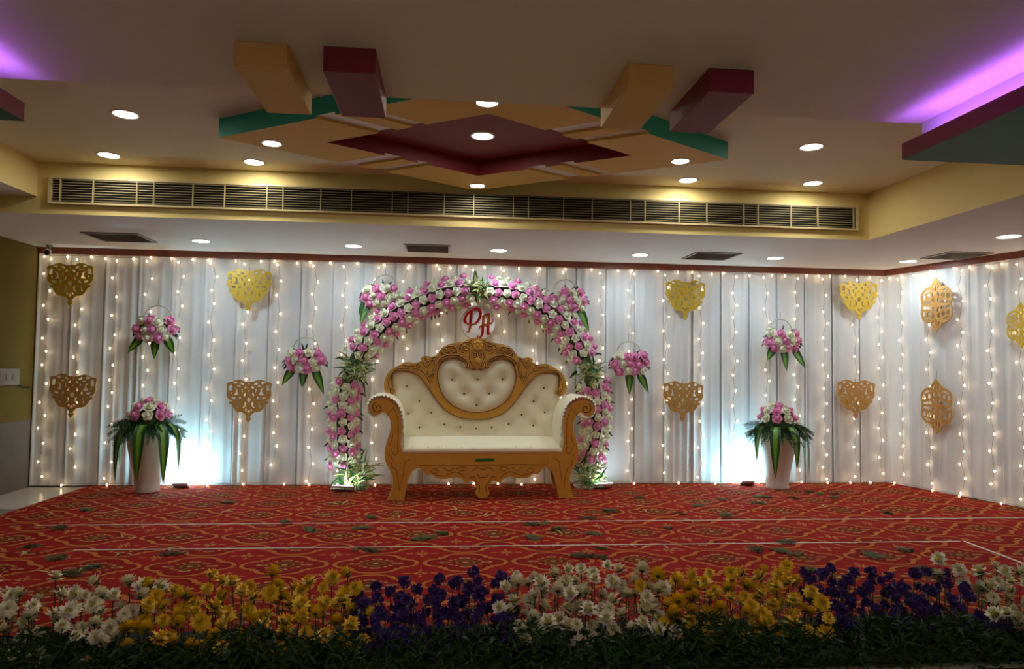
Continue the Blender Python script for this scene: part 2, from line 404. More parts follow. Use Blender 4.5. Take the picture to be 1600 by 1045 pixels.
# ------------------------------------------------------------------ drapes
def drape_mesh(seed, w=.335):
    r = random.Random(seed); nx = 34; nz = 10; b = MB(); vs_ = []
    folds = [(r.uniform(.08, .92), r.uniform(.035, .09), r.uniform(.004, .010)) for _ in range(4)]
    for k in range(nz+1):
        z = .012 + 2.2*k/nz
        for i in range(nx+1):
            t = i/nx
            y = -.004
            for c, s_, a in folds:
                cc = c + .03*math.sin(z*1.3+seed)*(1-k/nz)
                y -= a*math.exp(-((t-cc)/s_)**2)
            y -= .016*math.exp(-((t-.02)/.03)**2)            # the proud near hem
            y += .024*max(0, (t-.88)/.12)                       # tucks behind its neighbour
            y += .004*math.sin(t*9+seed)*(1-k/nz)
            vs_.append((t*w, y, z))
    fs = []
    for k in range(nz):
        for i in range(nx):
            a = k*(nx+1)+i; fs.append((a, a+1, a+nx+2, a+nx+1))
    b.add(vs_, fs); return b.mesh('curtain', 'sheer', True)
dm = [drape_mesh(k) for k in range(7)]
nback = 28; pw = (4.72+3.87)/nback
for i in range(nback):
    o = link('curtain_panel', dm[(i*3+i//7) % 7], None, (-3.87+i*pw, 6.985, 0))
    tag(o, 'white sheer curtain panel, %s from the left end of the back drape' % ORD[i], 'curtain', 'white drape panels along the back')
for i in range(12):
    o = link('curtain_panel', dm[(i*4+2) % 7], None, rw(.0+i*pw, .025), (0,0,RROT))
    tag(o, 'white sheer curtain panel, %s from the corner on the angled right drape' % ORD[i], 'curtain', 'white drape panels on the right wall')

# ------------------------------------------------------------------ string lights
b = MB(); b.ball((0,0,0), (.0082,.0082,.0105), 6, 4); bulb_me = b.mesh('bulb', 'e_bulb', True)
def string(loc, rotz, z0, z1, label, seed, group):
    r = random.Random(seed); t = thing('string_light', label, 'string light', loc, rotz, group)
    pts = []; z = z1; side = r.choice((-1,1)); spots = []
    pts.append((0,.012,z1+.03))
    while z > z0:
        x = side*r.uniform(.012,.034); pts.append((x*.55, .006, z)); spots.append((x, -.004, z-.006)); side = -side
        z -= r.uniform(.115,.185)
    b = MB(); b.tube(pts, .0018, 4); b.build('wire', 'wire', t)
    for p in spots: link('bulb', bulb_me, t, p)
SX = [-3.76,-3.47,-3.15,-2.84,-2.55,-2.24,-1.93,-1.62,-1.28,-.99,-.68,-.39,-.05,.25,.57,.91,1.21,1.59,1.9,2.27,2.64,3.0,3.35,3.68,3.99,4.33,4.61]
for i, x in enumerate(SX):
    string((x,6.925,0), 0, .05, 2.16, 'warm white string light on the back drape, %s strand from the left' % ORD[i], 50+i, 'vertical light strands on the back drape')
for i, s_ in enumerate([.237,.537,.879,1.156,1.42,1.75,2.05]):
    string(rw(s_, .075), RROT, .05, 2.16, 'warm white string light on the angled right drape, %s strand from the corner' % ORD[i], 90+i, 'vertical light strands on the right drape')
def hstring(loc, rotz, L, z, gap, label, seed, amp):
    r = random.Random(seed); t = thing('string_light', label, 'string light', loc, rotz, 'horizontal light strands')
    x = .05; pts = [(0,0,z)]; spots = []
    while x < L:
        zz = z+r.uniform(-amp, amp); pts.append((x, 0, zz)); spots.append((x, -.006, zz-.012)); x += r.uniform(.6,1.4)*gap
    b = MB(); b.tube(pts, .0018, 4); b.build('wire', 'wire', t)
    for p in spots: link('bulb', bulb_me, t, p)
hstring((-3.85,6.94,0), 0, 8.5, 2.195, .2, 'warm white string light running under the brown rail of the back drape', 3, .012)
hstring(rw(.05,.06), RROT, 2.6, 2.195, .2, 'warm white string light running under the brown rail of the right drape', 4, .012)
hstring((-3.6,6.915,0), 0, 8.2, .035, .34, 'warm white string light lying along the foot of the back drape', 5, .006)
hstring(rw(.1,.085), RROT, 2.3, .035, .34, 'warm white string light lying along the foot of the right drape', 6, .006)

# ------------------------------------------------------------------ ceiling decoration
SC = Vector((.215, 4.25)); HW, HD = 1.588, 1.02
def UV(u, v):   # oblique coordinates of the diamond: (0,0) left, (1,0) far, (0,1) near, (1,1) right
    return (SC.x - HW + (u+v)*HW, SC.y + (u-v)*HD)
ZB, ZC = 2.545, 2.560
med = thing('ceiling_medallion', 'yellow diamond ceiling panel with teal sides and a maroon diamond recess', 'ceiling panel', (SC.x, SC.y, ZB))
def uvsheet(name, poly, hole, z0, z1, mats, fm_bottom, sidefn, parent):
    loops = [poly]+([hole] if hole else [])
    P = [[Vector((UV(*p)[0]-SC.x, UV(*p)[1]-SC.y, 0)) for p in l] for l in loops]
    tris = tessellate_polygon(P); flat = [p for l in P for p in l]; n = len(flat); b = MB()
    b.add([(p.x,p.y,z0-ZB) for p in flat]+[(p.x,p.y,z1-ZB) for p in flat], [t for t in tris]+[(t[2]+n,t[1]+n,t[0]+n) for t in tris], fm_bottom)
    base = 0
    for l in loops:
        q = len(l)
        for i in range(q):
            j = (i+1) % q
            b.f.append((base+i, base+j, n+base+j, n+base+i)); b.m.append(sidefn(l[i], l[j]))
        base += q
    return b.build(name, mats, parent)
def sidemat(a, c):   # 0 yellow 1 teal 2 red
    mu, mv = (a[0]+c[0])/2, (a[1]+c[1])/2
    if min(mu, mv) < 1e-4 or max(mu, mv) > 1-1e-4: return 1
    if abs(a[0]-c[0]) < 1e-6 and abs(a[0]-.2) < 1e-4 and .2 <= mv <= .8: return 2
    if abs(a[0]-c[0]) < 1e-6 and abs(a[0]-.8) < 1e-4 and .2 <= mv <= .8: return 2
    if abs(a[1]-c[1]) < 1e-6 and abs(a[1]-.2) < 1e-4 and .2 <= mu <= .8: return 2
    if abs(a[1]-c[1]) < 1e-6 and abs(a[1]-.8) < 1e-4 and .2 <= mu <= .8: return 2
    return 0
sq = [(0,0),(1,0),(1,1),(0,1)]; hq = [(.2,.2),(.8,.2),(.8,.8),(.2,.8)]
uvsheet('backing_frame', sq, hq, ZC, ZT, ['white_paint','teal','r_block'], 0, lambda a, c: 1 if (min(a+c) < .1 or max(a+c) > .9) else 2, med)
uvsheet('recess_panel', [(.21,.21),(.79,.21),(.79,.79),(.21,.79)], None, ZT-.012, ZT-.001, ['r_block'], 0, lambda a, c: 0, med)
Lq = [(0,0),(.41,0),(.41,.2),(.2,.2),(.2,.41),(0,.41)]
for fu in (0,1):
    for fv in (0,1):
        uvsheet('corner_panel', [((1-u if fu else u), (1-v if fv else v)) for u, v in Lq], None, ZB, ZC, ['y_block','teal','r_block'], 0, sidemat, med)
for bar in ([(.48,0),(.54,0),(.54,.2),(.48,.2)], [(.48,.8),(.54,.8),(.54,1),(.48,1)], [(0,.48),(.2,.48),(.2,.54),(0,.54)], [(.8,.48),(1,.48),(1,.54),(.8,.54)]):
    uvsheet('bar_panel', bar, None, ZB, ZC, ['y_block','teal','r_block'], 0, sidemat, med)
def block(x0, x1, m, label, y0=2.347, y1=YE):
    b = MB(); b.bbox(-(x1-x0)/2, (x1-x0)/2, 0, y1-y0, -.087, .0, .003)
    o = b.build('ceiling_block', m); o.location = ((x0+x1)/2, y0, ZN); tag(o, label, 'ceiling block', 'painted blocks under the ceiling')
block(-.716, -.543, 'y_block', 'yellow painted block under the ceiling, left of the two yellow ones')
block(-.425, -.25, 'r_block', 'maroon painted block under the ceiling, left of the two maroon ones')
block(.63, .797, 'y_block', 'yellow painted block under the ceiling, right of the two yellow ones')
block(.925, 1.094, 'r_block', 'maroon painted block under the ceiling, right of the two maroon ones')
def cove(name, xe, sgn, label):
    # panel whose inner edge is at xe and which runs away towards sgn*x
    t = thing(name, label, 'ceiling panel', (xe, YE, 2.112), 0, 'suspended light cove panels')
    W_ = 1.5; a, c = (0, W_) if sgn > 0 else (-W_, 0)
    b = MB(); b.box(a, c, -4.2, 0, 0, .02, [1,1,1,1,0,0]); b.box(min(0,.012*sgn), max(0,.012*sgn), -4.2, 0, .02, .07, 1); b.box(.012*sgn if sgn > 0 else a, c if sgn > 0 else -.012, -.012, 0, .02, .07, 1); b.build('panel', ['teal_d','r_block'], t)
    a2, c2 = (.085, W_-.085) if sgn > 0 else (-W_+.085, -.085)
    b = MB(); b.box(a2, c2, -4.1, -.014, .02, .163); b.build('upstand', 'white_paint', t)
    l0 = .05*sgn; b = MB(); b.box(l0-.008, l0+.008, -4.1, -.1, .0205, .042); b.build('led_strip', 'e_cove', t)
cove('cove_panel', 1.96, 1, 'teal suspended panel with red edge and violet cove light on the right')
cove('cove_panel', -1.618, -1, 'teal suspended panel with red edge and violet cove light on the left')

# downlights
def downlight(x, y, z, r, m, label, group):
    t = thing('downlight', label, 'downlight', (x, y, z), 0, group)
    b = MB(); b.lathe([(r*.9,0),(r*.95,-.006),(r*1.1,-.006),(r*1.16,0)], 28, cap=False); b.build('rim', 'white_paint', t, True)
    b = MB(); b.lathe([(r*.93,-.003),(r*.93,0)], 28); b.build('diffuser', m, t)
TD = [(-1.905,4.239,'round ceiling downlight at the far left, nearer the viewer'), (-2.4,5.113,'round ceiling downlight at the far left, just above the long vent'),
      (-1.406,5.145,'round ceiling downlight left of the yellow diamond, just above the long vent'),
      (1.865,5.16,'round ceiling downlight right of the yellow diamond, just above the long vent'),
      (2.375,4.263,'round ceiling downlight at the far right, nearer the viewer'), (2.856,5.11,'round ceiling downlight at the far right, just above the long vent')]
for x, y, l in TD: downlight(x, y, ZT, .07, 'e_tray', l, 'downlights in the raised ceiling')
downlight(.217, 4.304, ZT-.012, .07, 'e_tray', 'round downlight in the maroon diamond recess', 'downlights in the raised ceiling')
for x, y, l in [(-1.075,4.31,'round downlight on the left tip of the yellow diamond'), (.226,5.125,'round downlight on the far tip of the yellow diamond'),
                (.197,3.475,'round downlight on the near tip of the yellow diamond, half hidden'), (1.508,4.315,'round downlight on the right tip of the yellow diamond')]:
    downlight(x, y, ZB, .057, 'e_tray', l, 'downlights in the raised ceiling')
for i, (x, y) in enumerate([(-2.175,6.36),(-.846,6.394),(.489,6.409),(1.851,6.431),(3.181,6.39),(4.53,6.351)]):
    downlight(x, y, ZN, .075, 'e_soff', 'cool white downlight above the drapes, %s from the left' % ORD[i], 'downlights above the drapes')
downlight(4.442, 5.033, ZN, .085, 'e_soff', 'cool white downlight by the right drape, nearest the viewer', 'downlights above the drapes')
# unseen fill lamps added behind the viewer to lift the near ceiling and stage front
for i, (x, y) in enumerate([(-1.6,-1.6),(1.8,-1.6)]):
    t = thing('fill_light', 'unseen square fill light added behind the viewer, %s' % ('left' if i == 0 else 'right'), 'ceiling light', (x,y,ZN), 0, 'added hall fill lights')
    b = MB(); b.box(-.3,.3,-.3,.3,-.02,0); b.build('frame', 'white_paint', t)
    b = MB(); b.box(-.28,.28,-.28,.28,-.024,-.02); b.build('diffuser', 'e_fill', t)

# long wall vent
v = thing('air_vent', 'long cream slatted air vent in the yellow ceiling face', 'vent', (.23, YB, 2.448))
W2, H2 = 3.13, .087
b = MB(); b.box(-W2, W2, -.004, -.001, -H2, H2); b.build('shade_backing', 'vent_shade', v)  # near-black plate paints the shade inside the duct
for args in ((-W2-.02, W2+.02, -.03, 0, H2, H2+.014), (-W2-.02, W2+.02, -.03, 0, -H2-.014, -H2), (-W2-.02, -W2, -.03, 0, -H2, H2), (W2, W2+.02, -.03, 0, -H2, H2)):
    b = MB(); b.box(*args); b.build('frame_bar', 'vent_metal', v)
b = MB(); b.add([(-W2,-.026,-.002),(W2,-.026,-.002),(W2,-.014,.0005),(-W2,-.014,.0005),(-W2,-.026,.0006),(W2,-.026,.0006),(W2,-.014,.003),(-W2,-.014,.003)],
                [(0,3,2,1),(4,5,6,7),(0,1,5,4),(3,7,6,2),(0,4,7,3),(1,2,6,5)]); slat = b.mesh('slat', 'vent_metal')
for k in range(9): link('slat', slat, v, (0,0,-H2+.012+k*.0192))
b = MB(); b.box(-.002,.002,-.027,-.004,-H2,H2); mul = b.mesh('mullion', 'vent_metal')
x = -W2+.06; k = 0
while x < W2:
    link('mullion', mul, v, (x,0,0)); x += (.23,.31,.12,.28)[k % 4]; k += 1
# soffit diffusers
def diffuser(x, y, w, d, label):
    t = thing('air_diffuser', label, 'vent', (x,y,ZN), 0, 'grey diffusers above the drapes')
    b = MB(); b.box(-w/2,w/2,-d/2,d/2,-.002,0); b.build('backing', 'vent_shade', t)  # near-black plate paints the shade behind the slats
    b = MB()
    for args in ((-w/2,w/2,-d/2,-d/2+.02),(-w/2,w/2,d/2-.02,d/2),(-w/2,-w/2+.02,-d/2+.02,d/2-.02),(w/2-.02,w/2,-d/2+.02,d/2-.02)): b.box(*args,-.01,0)
    b.build('frame', 'grille', t)
    b = MB(); b.add([(-w/2+.02,-.012,-.009),(w/2-.02,-.012,-.009),(w/2-.02,.012,-.003),(-w/2+.02,.012,-.003)], [(0,1,2,3)]); b.box(-w/2+.02,w/2-.02,-.0125,-.0105,-.0105,-.003)
    sl = b.mesh('slat', 'grille')
    for k in range(9): link('slat', sl, t, (0,-d/2+.042+k*(d-.084)/8,0))
diffuser(-2.83, 6.29, .46, .42, 'grey square air diffuser above the drapes, at the far left')
diffuser(-.17, 6.4, .42, .4, 'grey square air diffuser above the drapes, left of the middle')
diffuser(2.53, 6.37, .44, .42, 'grey square air diffuser above the drapes, right of the middle')
diffuser(4.72, 5.95, .42, .4, 'grey square air diffuser above the right drape')

# security camera and switch plate
t = thing('security_camera', 'small dark security camera under the ceiling at the left corner', 'camera', (-3.72,6.86,ZN))
b = MB(); b.lathe([(.03,0),(.03,-.012),(.012,-.02),(.012,-.05)], 12); b.build('mount', 'grille', t, True)
b = MB(); b.tube([(-.03,.04,-.05),(-.02,.02,-.058),(.01,-.05,-.075),(.012,-.055,-.076)], [.02,.03,.03,.027], 12); b.build('body', 'white_pl', t, True)
b = MB(); b.tube([(.012,-.055,-.076),(.014,-.062,-.078)], .022, 12); b.build('lens', 'black', t)
t = thing('switch_plate', 'grey switch plate with a cable on the mustard wall', 'switch', (-3.88, 6.6, 1.04))
b = MB(); b.bbox(0,.02,-.2,.14,-.075,.075,.004); b.build('plate', 'grille', t)
for k in range(3):
    b = MB(); b.box(.02,.026,-.15+k*.09,-.1+k*.09,-.03,.03); b.build('rocker', 'grille', t)
b = MB(); b.tube([(.012,.1,-.07),(.015,.2,-.1),(.012,.33,-.1)], .006, 5); b.build('cable', 'black', t, True)

# ------------------------------------------------------------------ sofa
sofa = thing('wedding_sofa', 'ornate gold carved sofa with tufted cream upholstery in the middle of the stage', 'sofa', (.362, 6.205, .0065), R(2.0))
armL = [(-.835,.0),(-.803,.091),(-.79,.173),(-.814,.255),(-.857,.33),(-.868,.42),(-.853,.503),(-.828,.585),(-.82,.661),(-.835,.721),(-.866,.761),(-.891,.773),
        (-.915,.755),(-.947,.743),(-.98,.75),(-1.005,.803),(-.991,.848),(-.95,.875),(-.891,.882),(-.831,.861),(-.777,.812),(-.741,.736),(-.729,.638),(-.73,.548),
        (-.728,.473),(-.699,.41)]
armL = cat_rom(armL, 3) + [(-.589,.41),(-.587,.277),(-.627,.25),(-.655,.187),(-.675,.098),(-.694,.0)]
spiral = [(-.935+.052*(1-i/22)*math.cos(2.0+i*.42)*1.0, .808+.052*(1-i/22)*math.sin(2.0+i*.42)) for i in range(20)]
def sidept(s, pts): return [(x*s, z) for x, z in pts]
for s in (-1, 1):
    # -1 keeps the traced left side
    q = sidept(-s, armL)
    b = MB(); b.sheet(q, [], 0, .07); o = b.build('arm_front', 'sofa_wood', sofa)
    b = MB(); b.tube([(x*-s, -.001, z) for x, z in spiral], [.004]*len(spiral), 5); b.build('scroll_groove', 'sofa_dark', o, True)
    for ln in ([(-.86,.73),(-.80,.80),(-.765,.72),(-.755,.62),(-.757,.5),(-.75,.43)], [(-.84,.40),(-.80,.36),(-.81,.30),(-.77,.27),(-.75,.2),(-.735,.08)],
               [(-.81,.45),(-.79,.40),(-.76,.41),(-.755,.45),(-.775,.46)], [(-.80,.58),(-.81,.52),(-.835,.47)], [(-.64,.36),(-.69,.33),(-.70,.25),(-.72,.15)]):
        b = MB(); b.tube([(x*-s, -.0005, z) for x, z in cat_rom(ln, 4)], .0022, 4); b.build('carved_line', 'sofa_dark', o)
    # padded, pleated roll of the arm
    prof = cat_rom([(-.875,.765),(-.91,.735),(-.985,.728),(-1.035,.79),(-1.02,.872),(-.965,.915),(-.885,.925),(-.81,.898),(-.752,.845),(-.715,.76),(-.70,.66),(-.698,.5),(-.70,.42),(-.78,.42),(-.8,.6),(-.81,.7)], 5, True)
    n = len(prof); b = MB(); vs_ = []; ys = [.004,.02,.05,.1,.2,.3,.4,.44]
    cxm = sum(p[0] for p in prof)/n; czm = sum(p[1] for p in prof)/n
    for yy in ys:
        for i, (x, z) in enumerate(prof):
            amp = .011*math.cos(i*math.pi*2/2.2)*math.exp(-yy/.06) + (-.012 if yy < .01 else 0)
            dx, dz = x-cxm, z-czm; l = math.hypot(dx, dz)
            vs_.append((-s*(x+dx/l*amp), yy, z+dz/l*amp))
    fs = [tuple(range(n))]
    for k in range(len(ys)-1):
        for i in range(n): fs.append((k*n+i, k*n+(i+1) % n, (k+1)*n+(i+1) % n, (k+1)*n+i))
    b.add(vs_, fs); b.build('arm_pad', 'cream', sofa, True)
    b = MB(); b.box(min(-s*-.81,-s*-.77), max(-s*-.81,-s*-.77), .06, .44, .2, .72); b.build('side_panel', 'cream', sofa)
    b = MB(); b.tube([(x*-s-.004*-s*-1, .035, z) for x, z in armL[:27]], .006, 5); b.build('edging', 'silver', sofa, True)  # thin silver tube along the outer edge of the arm
    b = MB(); b.tube([(-s*-.72,.42,.28),(-s*-.73,.44,.12),(-s*-.76,.47,.02)], [.05,.035,.03], 8); b.build('rear_leg', 'sofa_wood', sofa, True)
aL = [(-.589,.277),(-.557,.277),(-.526,.247),(-.495,.217),(-.45,.22),(-.412,.19),(-.336,.182),(-.246,.198),(-.185,.178),(-.151,.141),(-.105,.163),(-.07,.143),(-.045,.087),(-.066,.057),(-.052,.031),(-.028,.006)]
aL = cat_rom(aL, 3)
ap = [(-.589,.41)]+aL+mirror(aL)+[(.589,.41)]
b = MB(); b.sheet(ap, [], .004, .066); apron = b.build('apron', 'sofa_wood', sofa)
for ln in ([(-.57,.30),(-.3,.305),(0,.30),(.3,.305),(.57,.30)],):
    b = MB(); b.tube([(x,.003,z) for x, z in cat_rom(ln, 5)], .002, 4); b.build('carved_line', 'sofa_dark', apron)
for s in (-1, 1):
    for ln in ([(-.47,.26),(-.44,.23),(-.40,.25),(-.42,.275),(-.45,.265)], [(-.42,.22),(-.34,.21),(-.26,.24),(-.20,.23),(-.16,.19)], [(-.24,.275),(-.19,.25),(-.15,.27),(-.18,.29),(-.21,.28)],
               [(-.12,.19),(-.08,.20),(-.06,.16),(-.03,.12),(-.03,.06)], [(-.10,.25),(-.05,.28),(0,.26)], [(-.05,.22),(-.02,.19),(0,.2)], [(-.35,.28),(-.3,.25),(-.26,.28)]):
        b = MB(); b.tube([(x*-s,.003,z) for x, z in cat_rom(ln, 4)], .0022, 4); b.build('carved_line', 'sofa_dark', apron)
b = MB(); b.add([(-.07,.002,.332),(.10,.002,.336),(.103,.002,.362),(-.068,.002,.358),(-.07,.0038,.332),(.10,.0038,.336),(.103,.0038,.362),(-.068,.0038,.358)],
                [(0,1,2,3),(7,6,5,4),(0,4,5,1),(1,5,6,2),(2,6,7,3),(3,7,4,0)]); o = b.build('tape_patch', 'green_tape', sofa); o['label'] = 'strip of green tape on the sofa front'
# seat
b = MB(); nx, prof = 24, [(.012,.40),(-.004,.415),(-.006,.438),(.006,.455),(.03,.466),(.1,.485),(.2,.50),(.3,.512),(.42,.52),(.44,.40)]
vs_ = []; fs = []
for i in range(nx+1):
    x = -.715+1.43*i/nx
    for y, z in prof: vs_.append((x, y, z+(.006*math.cos(math.pi*(x/.715)/2) if z > .45 else 0)))
k = len(prof)
for i in range(nx):
    for j in range(k-1): fs.append((i*k+j, (i+1)*k+j, (i+1)*k+j+1, i*k+j+1))
fs += [tuple(range(k)), tuple(range(nx*k+k-1, nx*k-1, -1))]
b.add(vs_, fs); b.build('seat', 'cream', sofa, True)
# back: frame board with a heart opening, upholstery behind and in the heart
BX, BY = -.035, .40
outer = [(-.0,1.456),(-.087,1.437),(-.133,1.412),(-.209,1.401),(-.279,1.383),(-.33,1.35),(-.37,1.308),(-.394,1.276),(-.434,1.264),(-.491,1.274),(-.535,1.252),(-.528,1.228),
         (-.586,1.206),(-.658,1.215),(-.722,1.188),(-.793,1.149),(-.84,1.1),(-.867,1.027),(-.866,.955),(-.84,.919),(-.795,.899),(-.765,.92),(-.759,.948),(-.777,.972),(-.796,.984)]
lower = [(-.804,1.028),(-.798,1.084),(-.769,1.12),(-.721,1.13),(-.649,1.128),(-.576,1.103),(-.506,1.042),(-.444,.958),(-.386,.87),(-.321,.794),(-.239,.73),(-.124,.69),(0,.678)]
heart = [(0,1.158),(-.037,1.150),(-.075,1.164),(-.108,1.182),(-.13,1.219),(-.166,1.241),(-.215,1.254),(-.28,1.245),(-.336,1.211),(-.366,1.154),(-.374,1.073),(-.356,.988),(-.323,.911),(-.273,.847),(-.207,.798),(-.109,.758),(0,.743)]
half = cat_rom(outer+lower, 3); full = half + [(-x,z) for x, z in reversed(half)][1:-1]
hh = cat_rom(heart, 3); hfull = hh + [(-x,z) for x, z in reversed(hh)][1:-1]
def shift(pts): return [(x+BX, z) for x, z in pts]
b = MB(); b.sheet(shift(full), [shift(hfull)], BY-.03, BY+.03); frame = b.build('back_frame', 'sofa_wood', sofa)
def line(pts, r=.0026, sym=True, w=.010, name='carving'):
    for s in ((1,-1) if sym else (1,)):
        q = cat_rom([(x*s+BX, z) for x, z in pts], 4); b = MB()
        b.ribbon(q, w+.006, BY-.0315, BY-.029, 1); b.tube([(x, BY-.033, z) for x, z in q], r, 5, 0); b.build(name, ['sofa_wood','sofa_dark'], frame, True)
def scroll(c, r, a0, turns, s=1, n=14): return [(c[0]+r*(1-.8*i/n)*math.cos(a0+s*turns*6.283*i/n), c[1]+r*(1-.8*i/n)*math.sin(a0+s*turns*6.283*i/n)) for i in range(n+1)]
# edge mouldings
def edge(pts, r, name, y=BY-.031):
    b = MB(); b.tube([(x+BX, y, z) for x, z in pts], r, 5); b.build(name, 'sofa_dark', frame, True)
edge(hh+[(-x,z) for x, z in reversed(hh)][1:-1]+[hh[0]], .0035, 'heart_moulding')
lw = cat_rom(lower, 3); edge(lw+[(-x,z) for x, z in reversed(lw)][1:], .003, 'lower_moulding')
line([(-.383,1.215),(-.34,1.264),(-.275,1.288),(-.21,1.291),(-.153,1.275),(-.103,1.235),(-.082,1.195),(-.095,1.172),(-.112,1.185)], .005, w=.015)
line([(-.37,1.19),(-.331,1.236),(-.274,1.267),(-.218,1.272),(-.158,1.256),(-.115,1.215)], .003)
line([(-.064,1.313),(-.069,1.26),(-.046,1.203),(-.02,1.178),(-.03,1.165),(-.042,1.172)], .005, w=.015)
line(scroll((-.022,1.287), .03, 2.4, 1.1, -1), .004, w=.013)
line(scroll((-.115,1.352), .042, -1.6, 1.2, -1), .005, w=.015)
line(scroll((-.16,1.365), .03, .6, 1.0, 1), .004, w=.013)
line(scroll((-.305,1.325), .034, -1.2, 1.1, -1), .0045, w=.014)
line([(-.345,1.28),(-.335,1.335),(-.29,1.365),(-.23,1.372),(-.196,1.34),(-.19,1.30)], .0045, w=.014)
line([(-.30,1.30),(-.26,1.33),(-.215,1.345)], .003); line([(-.28,1.30),(-.24,1.31),(-.205,1.32)], .003)
line([(-.171,1.389),(-.131,1.406),(-.082,1.418),(-.055,1.44)], .004, w=.012)
line([(-.048,1.342),(-.075,1.35),(-.085,1.385),(-.06,1.41)], .004, w=.012)
line([(-.516,1.215),(-.475,1.173),(-.444,1.231),(-.41,1.24),(-.398,1.2),(-.403,1.15),(-.418,1.117),(-.40,1.09)], .0045, w=.014)
line([(-.493,1.256),(-.468,1.222),(-.43,1.255),(-.395,1.268)], .004, w=.012)
line(scroll((-.56,1.172), .028, 1.2, 1.0, 1), .004, w=.012)
line([(-.60,1.16),(-.54,1.15),(-.49,1.11),(-.455,1.05),(-.43,1.02)], .0045, w=.014)
line([(-.47,1.13),(-.45,1.08),(-.43,1.10),(-.425,1.06)], .003)
line([(-.83,.955),(-.835,1.02),(-.81,1.09),(-.765,1.145),(-.70,1.16),(-.64,1.16)], .004, w=.012)
line(scroll((-.797,.94), .026, 2.6, 1.1, -1), .004, w=.012)
line([(-.69,1.19),(-.66,1.175),(-.62,1.185),(-.59,1.18)], .003)
for k in range(8):   # rosette petals at the crown
    a = k*math.pi/4; b = MB(); c = Vector((BX+.034*math.cos(a), BY-.032, 1.378+.034*math.sin(a)))
    b.ball(c, (.017,.007,.017), 8, 5, 0); b.ribbon([(c.x-.018,c.z),(c.x,c.z),(c.x+.018,c.z)], [.02,.044,.02], BY-.0315, BY-.029, 1); b.build('petal', ['sofa_wood','sofa_dark'], frame, True)
b = MB(); b.ball((BX,BY-.036,1.378), (.019,.01,.019), 10, 6); b.build('rosette', 'sofa_wood', frame, True)
b = MB(); b.ball((BX,BY-.032,1.235), (.03,.008,.032), 10, 6); b.build('boss', 'sofa_wood', frame, True)
def inside(p, poly):
    c = False; n = len(poly); x, z = p; j = n-1
    for i in range(n):
        xi, zi = poly[i]; xj, zj = poly[j]
        if (zi > z) != (zj > z) and x < (xj-xi)*(z-zi)/(zj-zi)+xi: c = not c
        j = i
    return c
def edist(p, poly):
    best = 9; n = len(poly); px, pz = p
    for i in range(n):
        ax, az = poly[i]; bx, bz = poly[(i+1) % n]; dx, dz = bx-ax, bz-az
        t = max(0, min(1, ((px-ax)*dx+(pz-az)*dz)/(dx*dx+dz*dz+1e-12))); best = min(best, math.hypot(px-ax-t*dx, pz-az-t*dz))
    return best
def padded(name, poly, y0, bulge, ew, btn, step=.014):
    xs = [p[0] for p in poly]; zs = [p[1] for p in poly]; x0, z0 = min(xs), min(zs)
    nx, nz = int((max(xs)-x0)/step)+2, int((max(zs)-z0)/step)+2; idx = {}; vs_ = []; fs = []
    for i in range(nx):
        for j in range(nz):
            p = (x0+i*step, z0+j*step)
            if not inside(p, poly): continue
            e = min(1, edist(p, poly)/ew); y = y0-bulge*math.sqrt(max(0, 1-(1-e)**2))
            for bx, bz in btn:
                d = math.hypot(p[0]-bx, p[1]-bz); y += .028*math.exp(-(d/.055)**1.2)
            idx[i,j] = len(vs_); vs_.append((p[0]+BX, y, p[1]))
    for (i, j) in idx:
        if all(k in idx for k in ((i+1,j),(i+1,j+1),(i,j+1))): fs.append((idx[i,j], idx[i+1,j], idx[i+1,j+1], idx[i,j+1]))
    b = MB(); b.add(vs_, fs); o = b.build(name, 'cream', sofa, True)
    b = MB(); b.ball((0,0,0), (.0085,.006,.0085), 8, 5); me = b.mesh('button', 'crystal', True)
    for bx, bz in btn:
        e = min(1, edist((bx,bz), poly)/ew); link('button', me, o, (bx+BX, y0-bulge*math.sqrt(max(0,1-(1-e)**2))+.024, bz))
    return o
hb = [(-.236,1.05),(.005,1.057),(.246,1.06),(-.118,.92),(.12,.922),(0,.811)]
padded('heart_pad', [(x*1.05, .98+(z-.98)*1.05) for x, z in hfull], BY+.012, .045, .12, hb)
bb = [(-.659,.985),(-.54,.849),(-.643,.729),(-.425,.738),(-.535,.6),(-.302,.629),(-.15,.605),(0,.591),(.15,.6),(.312,.633),(.55,.62),(.66,.745),(.435,.722),(.55,.851),(.65,.981)]
bp_ = [(-.80,.44),(-.80,1.0),(-.80,1.09),(-.77,1.13),(-.72,1.145),(-.64,1.145),(-.56,1.12),(-.49,1.05),(-.43,.96),(-.37,.88),(-.31,.81),(-.22,.75),(-.12,.71),(0,.70)]
back_poly = bp_+[(-x,z) for x, z in reversed(bp_)][1:]
padded('back_pad', back_poly, BY+.03, .055, .10, bb)
b = MB(); b.sheet(shift([(-.74,.2)]+[(x*.97, z-.012) for x, z in half[:-37]]+[(x*.97, z-.012) for x, z in [(-q[0], q[1]) for q in reversed(half[:-37])]]+[(.74,.2)]), [], BY+.045, BY+.07); b.build('back_board', 'cream', sofa)
b = MB(); b.ball((0,0,0), (.004,.003,.004), 6, 4); gem_me = b.mesh('rhinestone', 'gem', True)
for k in range(46):
    s = rnd.choice((-1,1)); i = rnd.randrange(6, len(lw)-2); p = lw[i]
    o_ = (rnd.uniform(-.05,.01), rnd.uniform(-.05,-.01)); link('rhinestone', gem_me, sofa, (s*(p[0]+o_[0])+BX, BY-.022, p[1]+o_[1]))
for k in range(40): link('rhinestone', gem_me, sofa, (rnd.uniform(-.66,.66), rnd.uniform(.004,.05), .464))

